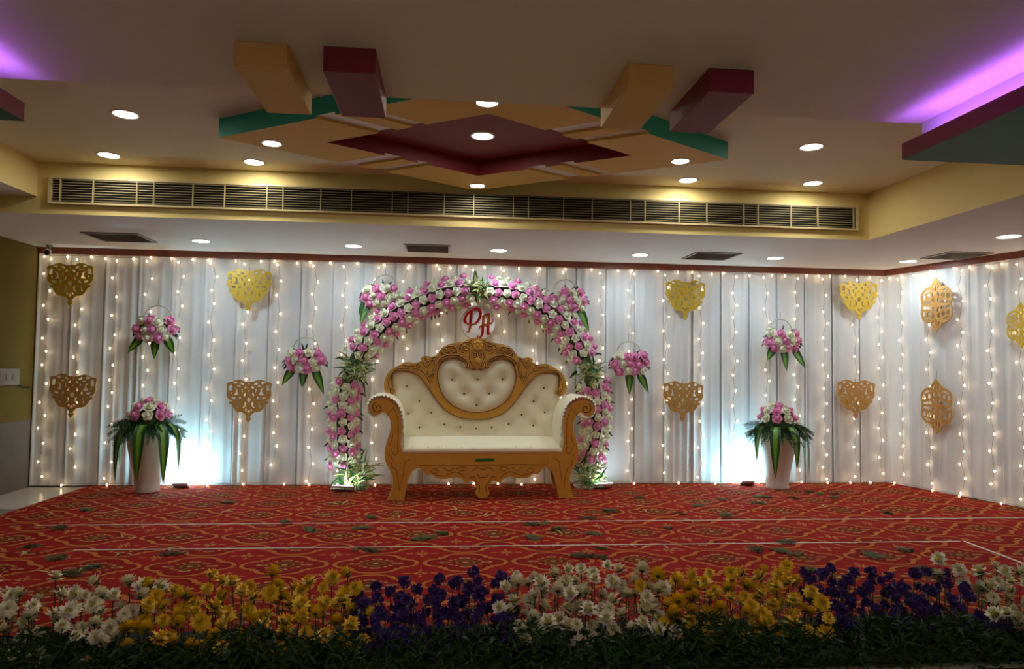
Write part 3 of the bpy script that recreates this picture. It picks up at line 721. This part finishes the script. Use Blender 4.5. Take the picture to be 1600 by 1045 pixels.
# ------------------------------------------------------------------ filigree hearts
def hc(pts): return [((x-508)/790*.425, (520-y)/790*.425) for x, y in pts]
hl = [(508,180),(470,168),(440,172),(400,150),(330,130),(260,145),(210,175),(150,180),(115,205),(125,260),(130,330),(120,400),(130,440),(160,485),(230,515),(205,518),(165,525),(170,560),(215,575),(240,630),(290,690),(350,715),(400,715),(440,740),(480,790),(460,830),(480,865)]
H_out = hl+[(508,900)]+[(1016-x,y) for x, y in reversed(hl)][:-1]
hholes = [[(222,188),(250,166),(298,166),(298,212),(260,208)], [(360,215),(362,178),(398,186),(428,215),(408,235)], [(285,247),(330,236),(370,250),(330,261)],
 [(478,272),(456,242),(418,270),(433,300)], [(152,328),(157,252),(190,218),(222,246),(208,330)], [(242,277),(270,286),(308,300),(312,350),(338,408),(242,408),(276,370),(286,322)],
 [(372,302),(400,296),(394,330),(408,368),(385,350)], [(190,370),(205,352),(215,375),(200,394)], [(412,400),(440,362),(455,390),(440,433),(416,428)],
 [(202,437),(278,446),(278,484),(240,484),(206,460)], [(332,442),(364,437),(378,468),(332,488),(312,480),(344,470)],
 [(468,560),(430,517),(424,550),(440,600),(393,630),(416,643),(455,608)], [(320,532),(338,527),(326,580),(324,628),(292,628),(314,590)], [(242,526),(280,531),(262,544)], [(455,700),(440,672),(470,650),(480,665)]]
cholesH = [[(486,205),(508,172),(530,205),(508,224)], [(490,330),(508,320),(526,330),(508,345)], [(508,447),(543,480),(530,520),(508,538),(486,520),(473,480)], [(508,668),(542,700),(508,733),(474,700)], [(494,815),(508,802),(522,815),(508,828)]]
H_holes = [hc(h) for h in hholes]+[hc([(1016-x,y) for x, y in reversed(h)]) for h in hholes]+[hc(h) for h in cholesH]
# pendant: four-fold symmetric
oq = [(0,-283),(35,-235),(68,-190),(115,-180),(155,-145),(173,-95),(170,-45)]
def q4(pts): 
    a = pts+[(158,0)]; top = a; bot = [(x,-y) for x, y in reversed(pts)]; right = top+bot
    return right+[(-x,y) for x, y in reversed(right)][1:-1]
def oc(pts): return [(x/350*.335, -y/350*.335) for x, y in pts]
qh = [[(16,-232),(44,-190),(20,-165),(26,-192)], [(60,-150),(105,-158),(140,-128),(120,-125),(90,-138)], [(70,-118),(100,-115),(96,-80),(75,-70),(60,-90)], [(118,-105),(148,-110),(152,-70),(130,-60),(120,-75)],
      [(20,-135),(45,-125),(38,-85),(16,-100)], [(22,-75),(48,-60),(30,-25),(14,-45)], [(60,-45),(110,-38),(145,-30),(140,-14),(95,-14),(55,-18)]]
O_holes = []
def grow(h, k):
    cx, cy = sum(p[0] for p in h)/len(h), sum(p[1] for p in h)/len(h); return [(cx+(x-cx)*k, cy+(y-cy)*k) for x, y in h]
qh = [grow(h, 1.14) for h in qh]
for h in qh:
    for sx_ in (1,-1):
        for sy_ in (1,-1):
            p = [(x*sx_, y*sy_) for x, y in h]; O_holes.append(oc(p if sx_*sy_ > 0 else list(reversed(p))))
O_holes.append(oc([(-8,-150),(0,-215),(8,-150),(0,-142)])); O_holes.append(oc([(-8,150),(0,142),(8,150),(0,215)]))
fil = {}
for nm, out, holes in (('heart', hc(H_out), H_holes), ('pendant', oc(q4(oq)), O_holes)):
    for g in ('gold_lit', 'gold_t'):
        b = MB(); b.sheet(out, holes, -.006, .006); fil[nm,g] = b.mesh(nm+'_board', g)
b = MB(); b.tube([(0,.004,0),(0,.008,.05),(0,.012,.09)], .0015, 4); hang_me = b.mesh('hanging_wire', 'twine')
def filigree(kind, g, loc, rotz, label, tilt=0, sc=1):
    t = thing('filigree_'+kind, label, 'wall ornament', loc, rotz, 'gold filigree ornaments on the drapes')
    link('cutout_board', fil[kind,g], t, (0,0,0), (0,tilt,0), sc)
    link('hanging_wire', hang_me, t, (0,0,.14 if kind == 'heart' else .255*sc))
HX = [(-3.538,1.909,'gold_lit','upper'),(-3.48,.857,'gold_t','lower'),(-1.898,1.895,'gold_lit','upper'),(-1.868,.822,'gold_t','lower'),(2.468,1.895,'gold_lit','upper'),(2.443,.85,'gold_t','lower'),(4.36,1.93,'gold_lit','upper'),(4.314,.885,'gold_t','lower')]
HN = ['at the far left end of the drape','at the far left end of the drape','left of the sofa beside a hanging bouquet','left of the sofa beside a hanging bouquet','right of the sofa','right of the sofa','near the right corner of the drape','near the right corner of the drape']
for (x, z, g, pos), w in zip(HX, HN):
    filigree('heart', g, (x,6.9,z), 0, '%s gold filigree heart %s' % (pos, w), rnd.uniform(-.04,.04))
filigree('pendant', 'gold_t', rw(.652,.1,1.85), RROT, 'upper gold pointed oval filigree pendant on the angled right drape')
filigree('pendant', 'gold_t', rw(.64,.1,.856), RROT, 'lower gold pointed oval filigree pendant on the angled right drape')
filigree('pendant', 'gold_lit', rw(1.445,.1,1.61), RROT, 'gold filigree pendant cut by the right edge of the picture', 0, .75)

# ------------------------------------------------------------------ roses
def rose_mesh(seed, m):
    r = random.Random(seed); b = MB()
    for ring, (n, rad, h, tilt, w) in enumerate([(5,.040,.030,.95,.052),(5,.030,.042,.55,.044),(4,.019,.050,.25,.034),(3,.009,.052,.05,.024)]):
        for k in range(n):
            a = 2*math.pi*(k+ring*.5)/n+r.uniform(-.15,.15); ca, sa = math.cos(a), math.sin(a)
            vs_ = []
            for i in range(4):
                t = i/3; rr = rad*(.35+.65*math.sin(t*math.pi*.5)) + tilt*.012*t*t; z = h*t - .012*t*t*tilt
                for j in range(4):
                    s = (j-1.5)/1.5; wd = w*(.45+.55*math.sin(math.pi*min(1,t*.8+.12)))*.5*s
                    rad2 = rr-.012*s*s*(1-t*.3)
                    vs_.append((ca*rad2-sa*wd, sa*rad2+ca*wd, z-.006*s*s*t+r.uniform(-.0012,.0012)))
            fs = [(i*4+j, i*4+j+1, i*4+j+5, i*4+j+4) for i in range(3) for j in range(3)]
            b.add(vs_, fs)
    b.ball((0,0,.02), (.026,.026,.026), 8, 5)
    return b.mesh('rose', m, True)
RP = [rose_mesh(k, 'rose_p') for k in range(3)]; RW = [rose_mesh(k+5, 'rose_w') for k in range(3)]
def face(d, spin):
    q = Vector(d).normalized().to_track_quat('Z', 'Y'); return (q.to_matrix() @ Matrix.Rotation(spin, 3, 'Z')).to_euler()
def rose(parent, p, d, pink, sc=1.0):
    return link('rose', rnd.choice(RP if pink else RW), parent, p, face(d, rnd.uniform(0,6.28)), sc*rnd.uniform(.9,1.08))

def spiky(parent, c, n, L, spread, bias=(0,-.6,.3), name='leaf_cluster', mats=('leaf_d','leaf_c')):
    b = MB()
    for k in range(n):
        d = Vector((rnd.gauss(0,1), rnd.gauss(0,.7), rnd.gauss(0,1)))+Vector(bias); d.normalize()
        p = Vector(c)+Vector((rnd.uniform(-1,1)*spread[0], rnd.uniform(-1,1)*spread[1], rnd.uniform(-1,1)*spread[2]))
        if rnd.random() < .5: b.leaf(p, d, L*rnd.uniform(.6,1.1), .022, rnd.uniform(0,.9), 3, (0,-1,.3), (0,0) if rnd.random() < .5 else (1,0))
        else: b.leaf(p, d, L*rnd.uniform(.6,1.1), .018, rnd.uniform(0,.9), 3, (0,-1,.3), (1,0))
    b.v = [(x, y, max(z, .004)) for x, y, z in b.v]
    o = b.build(name, list(mats), parent); o['kind'] = 'stuff'; return o
def ferns(parent, starts, L, name='fern_foliage', m='fern'):
    b = MB()
    for p, d in starts:
        p = Vector(p); d = Vector(d).normalized(); n = 9; pts = [p.copy()]
        for i in range(n):
            p = p+d*L/n; d = (d+Vector((rnd.uniform(-.08,.08), rnd.uniform(-.08,.08), -.1))).normalized(); pts.append(p.copy())
            for s in (-1,1):
                for q in range(2):
                    sd = d.cross(Vector((rnd.uniform(-.4,.4),-1,rnd.uniform(-.4,.4)))).normalized()*s
                    b.blade(p-d*L/n*q*.5, sd+d*.7, L*.26*(1.1-i/n), .011, .2, 2)
        b.tube(pts, .0015, 3)
    o = b.build(name, m, parent); o['kind'] = 'stuff'; return o

# ------------------------------------------------------------------ floral arch
arch = thing('floral_arch', 'arch of pink and ivory roses with leaf bunches behind the sofa', 'floral arch', (.29, 6.82, .0065))
ctr = [(-.915,.02),(-.93,.173),(-.945,.387),(-.959,.693),(-.94,.938),(-.867,1.186),(-.738,1.404),(-.558,1.594),(-.345,1.742),(-.098,1.855),(.12,1.91),(.309,1.927),(.468,1.918),
       (.723,1.879),(.981,1.757),(1.176,1.607),(1.34,1.374),(1.439,1.151),(1.506,.929),(1.521,.643),(1.478,.389),(1.46,.168),(1.45,.02)]
ctr = [(x-.29, z) for x, z in ctr]
path = cat_rom(ctr, 8)
b = MB(); b.tube([(x,.02,z) for x, z in path[::2]], .07, 8); b.build('arch_frame', 'calyx', arch, True)
# walk the path at even spacing
acc = [0]
for i in range(1, len(path)): acc.append(acc[-1]+math.hypot(path[i][0]-path[i-1][0], path[i][1]-path[i-1][1]))
tot = acc[-1]
def at(s):
    s = max(0, min(tot-1e-6, s)); i = max(k for k in range(len(acc)) if acc[k] <= s); i = min(i, len(path)-2)
    t = (s-acc[i])/max(1e-9, acc[i+1]-acc[i]); a, c = Vector(path[i]), Vector(path[i+1]); T = (c-a).normalized(); return a+(c-a)*t, T
greens = []
for (gx, gz, gw) in ((-.85,1.14,.12),(.30,1.925,.085),(1.43,1.16,.11)):
    k = min(range(len(path)), key=lambda i: (path[i][0]+.29-gx)**2+(path[i][1]-gz)**2); greens.append((acc[k], gw))
step = .083; s = .2; row = 0; cnt = 0
while s < tot-.2:
    if not any(abs(s-g) < w for g, w in greens):
        p, T = at(s); nrm = Vector((-T.y, T.x))   # in-plane normal
        legn = .124 if p.y > 1.0 else .114
        angs = (-70,-35,0,35,70)
        for q, a in enumerate(angs):
            a = R(a)+(rnd.uniform(-.06,.06)); off = nrm*math.sin(a)*legn*1.12
            off2 = T*(.5*step if q % 2 else 0)
            pos = Vector((p.x+off.x+off2.x, .02-math.cos(a)*legn*.8, p.y+off.y+off2.y))
            d = Vector((nrm.x*math.sin(a), -math.cos(a)-.2, nrm.y*math.sin(a)))
            pink = ((row+q) % 2 == 0) if rnd.random() > .06 else rnd.random() < .5
            rose(arch, pos, d, pink, .94); cnt += 1
    s += step; row += 1
spiky(arch, (-1.14,-.08,1.14), 90, .17, (.09,.05,.09)); spiky(arch, (.01,-.07,1.935), 80, .13, (.07,.05,.07)); spiky(arch, (1.14,-.08,1.15), 80, .15, (.07,.05,.08))
spiky(arch, (-1.10,-.07,.12), 110, .2, (.12,.06,.12), (.35,-.5,.2)); spiky(arch, (1.14,-.07,.12), 110, .19, (.1,.06,.12), (0,-.5,.2))
st_ = []
for k in range(46):
    p, T = at(rnd.uniform(.2, tot-.2)); nrm = Vector((-T.y, T.x))*rnd.choice((-1,1)); st_.append(((p.x+nrm.x*.1,.03,p.y+nrm.y*.1), (nrm.x,-.2,nrm.y)))
ferns(arch, st_, .1)
for x, y in ((-1.2,-.02),(1.16,-.02)):
    b = MB(); b.bbox(x-.14,x+.14,y-.1,y+.1,.0,.014,.004); b.build('base_plate', 'white_paint', arch)

# sign with letters
sg = thing('initial_sign', 'round white sign with red letters P and A above the sofa', 'sign', (.33, 6.86, 1.616))
b = MB(); b.lathe([(.166,-.004),(.17,0),(.166,.004)], 40); o = b.build('disc', 'sign', sg, True); o.rotation_euler = (R(90),0,0)
b = MB(); b.lathe([(.17,-.003),(.174,0),(.17,.003),(.168,.0)], 40, cap=False); o = b.build('rim', 'twine', sg, True); o.rotation_euler = (R(90),0,0); o.location = (0,.005,0)
def lc(pts): return [((x-610)/670*.34, (575-y)/670*.34) for x, y in pts]
def stroke(parts, nm, mats):
    b = MB()
    for k, (pts, ws, mi) in enumerate(parts):
        q = cat_rom(lc(pts), 5); n = len(q); w = []
        for i in range(n):
            t = i/(n-1)*(len(ws)-1); j = min(int(t), len(ws)-2); w.append((ws[j]*(1-(t-j))+ws[j+1]*(t-j))/670*.34)
        b.ribbon(q, w, -.012-.0006*k, -.003, mi)
    return b.build(nm, mats, sg)
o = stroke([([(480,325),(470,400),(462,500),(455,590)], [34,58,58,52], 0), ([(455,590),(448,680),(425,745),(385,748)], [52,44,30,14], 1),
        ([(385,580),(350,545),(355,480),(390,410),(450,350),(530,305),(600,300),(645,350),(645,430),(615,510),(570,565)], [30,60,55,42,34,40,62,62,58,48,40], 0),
        ([(570,565),(520,595),(460,600),(405,590),(395,620)], [40,22,16,20,14], 1)], 'letter_p', ['red_mirror','copper_reflection']); o['label'] = 'red letter P'  # copper strokes paint the reflection low on the letter
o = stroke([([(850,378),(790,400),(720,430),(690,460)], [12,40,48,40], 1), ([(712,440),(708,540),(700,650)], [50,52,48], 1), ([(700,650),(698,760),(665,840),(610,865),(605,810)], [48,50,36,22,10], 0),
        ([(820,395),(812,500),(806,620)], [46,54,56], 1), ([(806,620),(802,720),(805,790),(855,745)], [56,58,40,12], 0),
        ([(628,700),(640,650),(700,612),(780,595),(860,570),(895,535),(893,490)], [14,22,26,26,24,18,10], 1)], 'letter_a', ['red_mirror','copper_reflection']); o['label'] = 'red letter A with painted copper reflections'

# ------------------------------------------------------------------ hanging bouquets
def big_leaf(parent, base, d, L, w, droop, nrm=(0,-1,.2)):
    b = MB(); b.leaf(base, d, L, w, droop, 7, nrm, (0,1), .2, .55); return b.build('leaf', ['leaf_d','leaf_l'], parent, True)
def bouquet(x, z, label, leaves, hoop_r=.13, n=13, hz=.12, y=6.86, hx=0):
    t = thing('hanging_bouquet', label, 'bouquet', (x, y, z), 0, 'hanging rose bouquets on the drape')
    b = MB(); b.tube([(hx+hoop_r*math.cos(a*math.pi/14), .01, hz-.02+hoop_r*math.sin(a*math.pi/14)) for a in range(-3,18)], .006, 6); b.build('hoop', 'hoop', t, True)
    b = MB(); b.tube([(hx,.01,hz-.02+hoop_r),(hx,.015,hz+hoop_r+.06)], .0015, 4); b.build('hanging_wire', 'twine', t)
    b = MB(); b.ball((0,.0,0), (.17,.06,.1), 12, 7); b.build('foam_core', 'calyx', t, True)
    rows = [(-.07,4,.11),(-.005,5,.15),(.065,4,.12)]; k = 0
    for rz, m, hw in rows:
        for i in range(m):
            u = (i/(m-1)*2-1); px = u*hw+rnd.uniform(-.012,.012); pz = rz+rnd.uniform(-.012,.012)
            rose(t, (px, -.045-.03*(1-u*u), pz), (u*.55, -1, pz*4+.1), k % 2 == 0 if rnd.random() > .15 else rnd.random() < .5, 1.12); k += 1
    for dx, bx_, L in leaves: big_leaf(t, (bx_,-.045,-.07), (dx,-.25,-1), L, .085, .1)
    st = []
    for k in range(16):
        a = rnd.uniform(-.4, math.pi+.4); st.append(((.12*math.cos(a), -.01, .06*math.sin(a)), (math.cos(a)*1.3, -.15, math.sin(a)*.7-.1)))
    ferns(t, st, .11)
L3 = [(-.75,-.11,.2),(.05,.01,.22),(.6,.1,.2)]
bouquet(-2.721, 1.5, 'hanging rose bouquet above the left vase', L3)
bouquet(-1.335, 1.225, 'hanging rose bouquet left of the arch at sofa height', [(-.6,-.1,.2),(-.05,.0,.2),(.45,.09,.28)], .125)
bouquet(-.62, 1.86, 'hanging rose bouquet at the upper left shoulder of the arch', [(-.3,-.13,.22),(-.6,-.14,.14)], .115, hx=.03)
bouquet(1.235, 1.86, 'hanging rose bouquet at the upper right shoulder of the arch', [(.4,.1,.27)], .115, hx=-.03)
bouquet(1.864, 1.235, 'hanging rose bouquet right of the arch at sofa height', [(-.05,-.01,.25),(.45,.08,.25)], .125)
bouquet(3.476, 1.49, 'hanging rose bouquet above the right vase', [(-.7,-.1,.17),(.03,.0,.25),(.55,.1,.25)], .125)

# ------------------------------------------------------------------ vases and their arrangements
def vase(x, y, where, leaves):
    v = MB(); v.lathe([(.0,.007),(.105,.007),(.11,.02),(.105,.05),(.12,.15),(.145,.28),(.168,.40),(.178,.47),(.172,.53),(.15,.565),(.145,.575),(.13,.57),(.12,.5),(.0,.45)], 28, cap=False)
    o = v.build('flower_vase', 'vase', None, True); o.location = (x,y,0); tag(o, 'tall tapered off-white vase standing %s' % where, 'vase', 'tall floor vases')
    t = thing('flower_arrangement', 'rose and long leaf arrangement in the vase %s' % where, 'flowers', (x,y,.56), 0, 'vase arrangements')
    b = MB(); b.ball((0,0,.06), (.15,.14,.14), 12, 7); b.build('foam_core', 'calyx', t, True)
    k = 0
    for phi, m in ((12,9),(42,8),(72,5),(90,1)):
        for i in range(m):
            a = 2*math.pi*(i+.3*phi/30)/m; c = math.cos(R(phi)); d = Vector((math.cos(a)*c, math.sin(a)*c, math.sin(R(phi))))
            rose(t, (d.x*.15, d.y*.14, .12+d.z*.14), d, k % 2 == 0, 1.1); k += 1
    for ang, L, w, dr in leaves:
        d = Vector((math.sin(R(ang)), -math.cos(R(ang)), 0)); b = MB()
        b.leaf(d*.13+Vector((0,0,.06)), d*.8+Vector((0,0,.1)), L, w, 9.0, 9, (d.x,d.y,.5), (0,1), .2, .55); b.build('leaf', ['leaf_d','leaf_l'], t, True)
    st = []
    for k in range(46):
        a = rnd.uniform(0, 6.28); st.append(((.1*math.cos(a), .1*math.sin(a)-.02, rnd.uniform(0,.08)), (math.cos(a), min(.15, .7*math.sin(a)-.2), rnd.uniform(-.3,.4))))
    ferns(t, st, .24)
vase(-2.68, 6.66, 'at the left of the stage', [(-70,.42,.085,0),(-35,.6,.1,0),(5,.58,.1,0),(45,.62,.1,0),(80,.55,.085,0),(-100,.5,.08,0)])
vase(3.34, 6.68, 'at the right of the stage', [(-75,.42,.085,0),(-30,.58,.1,0),(15,.48,.1,0),(50,.58,.1,0),(85,.5,.085,0)])

# ------------------------------------------------------------------ flood lamps
def flood(loc, rotz, tilt, w, h, em, label):
    t = thing('flood_light', label, 'flood light', loc, rotz, 'small led flood lights on the carpet')
    Rm = Matrix.Rotation(tilt, 4, 'X')
    def part(name, args, m):
        b = MB(); b.bbox(*args); b.v = [tuple(Rm @ Vector(p)+Vector((0,0,zc))) for p in b.v]; return b.build(name, m, t)
    zc = .05 if w > .165 else .036
    part('housing', (-w/2,w/2,-h/2,h/2,-.018,.0,.004), 'white_pl')
    b = MB(); b.box(-w/2+.01,w/2-.01,-h/2+.01,h/2-.01,.0,.002); b.v = [tuple(Rm @ Vector(p)+Vector((0,0,zc))) for p in b.v]; b.build('lamp_face', em, t)
    b = MB(); b.tube([(-w/2-.008,0,.05),(-w/2-.008,0,.01),(w/2+.008,0,.01),(w/2+.008,0,.05)], .004, 5); b.build('bracket', 'black', t)
flood((-2.45,6.84,.006), 0, R(-35), .14, .08, 'e_flood', 'bright cool flood light behind the left vase shining on the drape')
flood((3.10,6.84,.006), 0, R(-35), .14, .08, 'e_flood', 'bright cool flood light beside the right vase shining on the drape')
flood((-.92,6.63,.006), R(-10), R(-14), .19, .11, 'e_spot', 'cool flood light lying at the left foot of the arch')
flood((1.57,6.70,.006), R(15), R(-14), .17, .11, 'e_spot', 'cool flood light lying at the right foot of the arch')

# ------------------------------------------------------------------ flower border along the stage front
def mum_mesh(seed, m):
    r = random.Random(seed); b = MB()
    for n, rad, z, tilt in ((13,.036,.0,-.12),(13,.034,.006,.3),(10,.028,.012,.75),(7,.02,.014,1.15)):
        for k in range(n):
            a = 2*math.pi*k/n+r.uniform(-.12,.12); L = rad*r.uniform(.85,1.12); ca, sa = math.cos(a), math.sin(a); w = .0088
            t = tilt+r.uniform(-.12,.12); c_, s_ = math.cos(t), math.sin(t)
            def P(q, e, h): return (ca*q*c_-sa*e, sa*q*c_+ca*e, z+q*s_+h)
            b.add([P(.003,-w*.5,0),P(.003,w*.5,0),P(L*.6,w,.001),P(L*.6,-w,.001),P(L,0,.002)], [(0,1,2,3),(3,2,4)])
    b.ball((0,0,.012), (.013,.013,.010), 7, 4, 1); b.lathe([(.003,-.01),(.016,.004)], 7, mi=2, cap=False)
    return b.mesh('bloom', [m,'ch_c' if m != 'ch_p' else 'ch_p','stem'])
def statice_mesh(seed):
    r = random.Random(seed); b = MB()
    for k in range(34):
        d = Vector((r.gauss(0,1), r.gauss(0,1), r.gauss(.5,.8))).normalized(); p = d*r.uniform(.012,.03)+Vector((0,0,.01)); s = r.uniform(.009,.013)
        u = d.orthogonal().normalized()*s; w = d.cross(u).normalized()*s
        b.add([p+u, p+w*.95+d*.003, p-u, p-w+d*.003, p-d*.008], [(0,1,4),(1,2,4),(2,3,4),(3,0,4)])
    b.ball((0,0,.008), .014, 7, 4)
    return b.mesh('bloom', 'ch_p')
FM = {'w': [mum_mesh(k,'ch_w') for k in range(3)], 'y': [mum_mesh(k+3,'ch_y') for k in range(3)], 'p': [statice_mesh(k) for k in range(4)]}
stem_me = []
for k in range(4):
    r = random.Random(k); b = MB(); b.tube([(r.uniform(-.01,.01),r.uniform(-.01,.01),-.30),(r.uniform(-.012,.012),0,-.15),(0,0,0)], .0024, 4)
    for q in range(4):
        a = r.uniform(0,6.28); b.leaf((0,0,-.05-.045*q), (math.cos(a),math.sin(a),.5), .05, .018, .8, 2, (0,-.5,1), (0,0))
    stem_me.append(b.mesh('stem', 'stem'))
KN = {'w': ('white_chrysanthemum','white chrysanthemum','flower'), 'y': ('yellow_chrysanthemum','yellow chrysanthemum','flower'), 'p': ('statice_flower','violet statice flower','flower')}
banks = [('w',-1.98,-1.22,62,'left end of the border'), ('y',-1.27,-.33,90,'left yellow bank'), ('p',-.38,.30,84,'left violet bank'),
         ('w',.26,.96,78,'middle white bank'), ('y',.92,1.66,84,'right yellow bank'), ('p',1.64,2.43,92,'right violet bank'), ('w',2.40,2.86,40,'right end of the border')]
heads = []
for kind, x0, x1, n, where in banks:   # three loose rows a bank
    nm, lb, ct = KN[kind]; made = []
    for k in range(n):
        for attempt in range(25):
            u = (k+rnd.random())/n; y = rnd.uniform(2.83,3.2); x = (x0+u*(x1-x0))*(.94+.06*(y/3.0)*1.0) + rnd.gauss(0,.03)
            tt = (y-2.83)/.37; z = .075+.155*tt+rnd.uniform(-.035,.05)
            if kind == 'p': z += rnd.uniform(-.06,.0)
            if all((x-p[0])**2+(y-p[1])**2+(z-p[2])**2 > .058**2 for p in heads): break
        heads.append((x, y, z))
        t = thing(nm, lb, ct, (x, y, z), rnd.uniform(0,6.28), '%s blooms in the %s' % (lb.split()[0], where))
        o = link('bloom', rnd.choice(FM[kind]), t, (0,0,0), (rnd.uniform(-.9,.9), rnd.uniform(-.9,.9), 0), rnd.uniform(.85,1.3)*(.95 if kind != 'p' else .92))
        link('stem', rnd.choice(stem_me), t, (0,0,0), None, (1,1,max(.25,(z+.02)/.30)))
        made.append((y, x/y, t))
    made.sort(key=lambda q: q[0]); third = (len(made)+2)//3
    for ri, rn in enumerate(('front','middle','back')):
        for k, q in enumerate(sorted(made[ri*third:(ri+1)*third], key=lambda q: q[1])):
            q[2]['label'] = '%s, %s from left in the %s row, %s' % (lb, ORD[k], rn, where)
b = MB(); b.box(-3.3, 4.6, 2.7, 3.2, .006, .02); tag(b.build('planting_mat', 'soil'), 'dark mat under the flower border at the stage front', 'mat')
b = MB()
for k in range(17000):
    y = 2.66+.42*rnd.random()**1.3; x = rnd.uniform(-2.5,3.3); top = .14-.16*max(0,(y-2.80)/.3)+.035*math.sin(x*7)+.025*math.sin(x*17+2)
    z = rnd.uniform(-.1 if y < 2.7 else .0, max(.02, top))
    a = rnd.uniform(0,6.28); b.blade((x,y,z), (math.cos(a),math.sin(a)-.3,rnd.uniform(.1,1.1)), rnd.uniform(.03,.075), rnd.uniform(.008,.018), rnd.uniform(.2,1), 2)
tag(b.build('green_foliage', 'grass'), 'dark green foliage filling the foot of the flower border', 'foliage', kind='stuff')

# ------------------------------------------------------------------ cuttings on the carpet
FERN = [(-0.94,5.04),(-0.62,5.11),(-0.51,5.46),(-1.19,5.33),(-0.47,4.59),(0.06,4.99),(-0.06,4.81),(0.75,5.16),(0.86,5.1),(1.1,4.86),(1.72,5.06),(1.95,5.57),(2.16,5.82),(1.83,6.21),(1.32,5.7),(2.55,6.06),(2.78,5.96),(2.88,6.22),(2.24,5.42),(1.04,4.34),(0.95,4.35),(0.6,4.76),(2.12,4.44),(1.03,4.54),(1.1,5.43),(2.22,4.3),(3.73,6.38),(3.64,6.11),(3.74,5.54),(3.25,6.21),(3.03,6.17),(3.56,6.34),(2.73,4.21),(2.15,3.98),(2.94,3.94),(2.34,4.65),(3.51,6.49),(3.13,4.35),(-2.28,4.51),(-2.64,4.77),(-2.33,4.41),(-2.66,5.28),(-2.82,5.79),(-2.1,4.14),(-1.95,4.28),(-1.78,6.08),(-1.69,4.55)]
STRIP = [(-1.04,5.83),(-0.91,5.61),(-0.24,5.65),(-0.34,5.46),(0.15,5.75),(0.35,5.49),(-0.37,5.07),(-0.13,5.38),(0.39,5.27),(-0.86,6.05),(-1.25,6.3),(0.85,4.93),(1.17,5.11),(0.69,5.8),(1.66,5.69),(1.65,5.84),(0.96,6.07),(1.36,5.42),(1.95,5.3),(1.49,4.5),(1.31,4.53),(3.29,5.74),(-2.14,4.15),(-2.07,4.25),(-2.12,4.94),(-1.97,4.54),(-2.58,5.74),(-1.66,5.78),(-2.13,5.29),(-2.52,4.52),(-1.71,4.68),(-3.0,5.72)]
def scrap_mesh(seed):
    r = random.Random(seed); b = MB()
    for q in range(5):
        a = r.uniform(-.7,.7); p = Vector((r.uniform(-.05,.02), r.uniform(-.03,.03), .004)); d = Vector((math.cos(a), math.sin(a), .12))
        for i in range(8):
            p = p+d*.013; d = (d+Vector((0,r.uniform(-.1,.1),-.03))).normalized()
            for s in (-1,1):
                for w in range(2): b.leaf(p, (d.x*.8-s*d.y, d.y*.8+s*d.x, r.uniform(.1,1.0)), r.uniform(.02,.04), .010, .8, 2, (0,0,1), (0,0))
    zm = min(v_[2] for v_ in b.v); b.v = [(x, y, z-zm) for x, y, z in b.v]
    return b.mesh('fern_scrap', 'scrap')
def strip_mesh(seed):
    r = random.Random(seed); b = MB()
    for q in range(2):
        a = r.uniform(0,6.28); b.leaf((r.uniform(-.03,.03),r.uniform(-.03,.03),.004), (math.cos(a),math.sin(a),.25), r.uniform(.08,.16), .016, .45, 5, (0,0,1), (1,0))
    zm = min(v_[2] for v_ in b.v); b.v = [(x, y, z-zm) for x, y, z in b.v]
    return b.mesh('leaf_strip', ['leaf_d','leaf_c'])
SM = [scrap_mesh(k) for k in range(5)]; TM = [strip_mesh(k) for k in range(6)]
def zone(y): return 'behind the far tape' if y > 5.32 else ('between the two long tapes' if y > 4.62 else 'in front of the near tape')
def order(lst):
    out = []
    for zn in ('behind the far tape','between the two long tapes','in front of the near tape'):
        out += [(p, ORD[k], zn) for k, p in enumerate(sorted([p for p in lst if zone(p[1]) == zn], key=lambda p: p[0]/p[1]))]
    return out
for i, ((x, y), od, zn) in enumerate(order(FERN)):
    o = link('fern_scrap', SM[i % 5], None, (x,y,.0062), (0,0,rnd.uniform(0,6.28)), rnd.uniform(.65,1.15)); tag(o, 'dark green fern scrap %s, %s from left' % (zn, od), 'fern scrap', 'fern scraps on the carpet')
for i, ((x, y), od, zn) in enumerate(order(STRIP)):
    o = link('leaf_strip', TM[i % 6], None, (x,y,.0062), (0,0,rnd.uniform(0,6.28)), rnd.uniform(.7,1.15)); tag(o, 'cream edged leaf strip %s, %s from left' % (zn, od), 'leaf strip', 'leaf strips on the carpet')
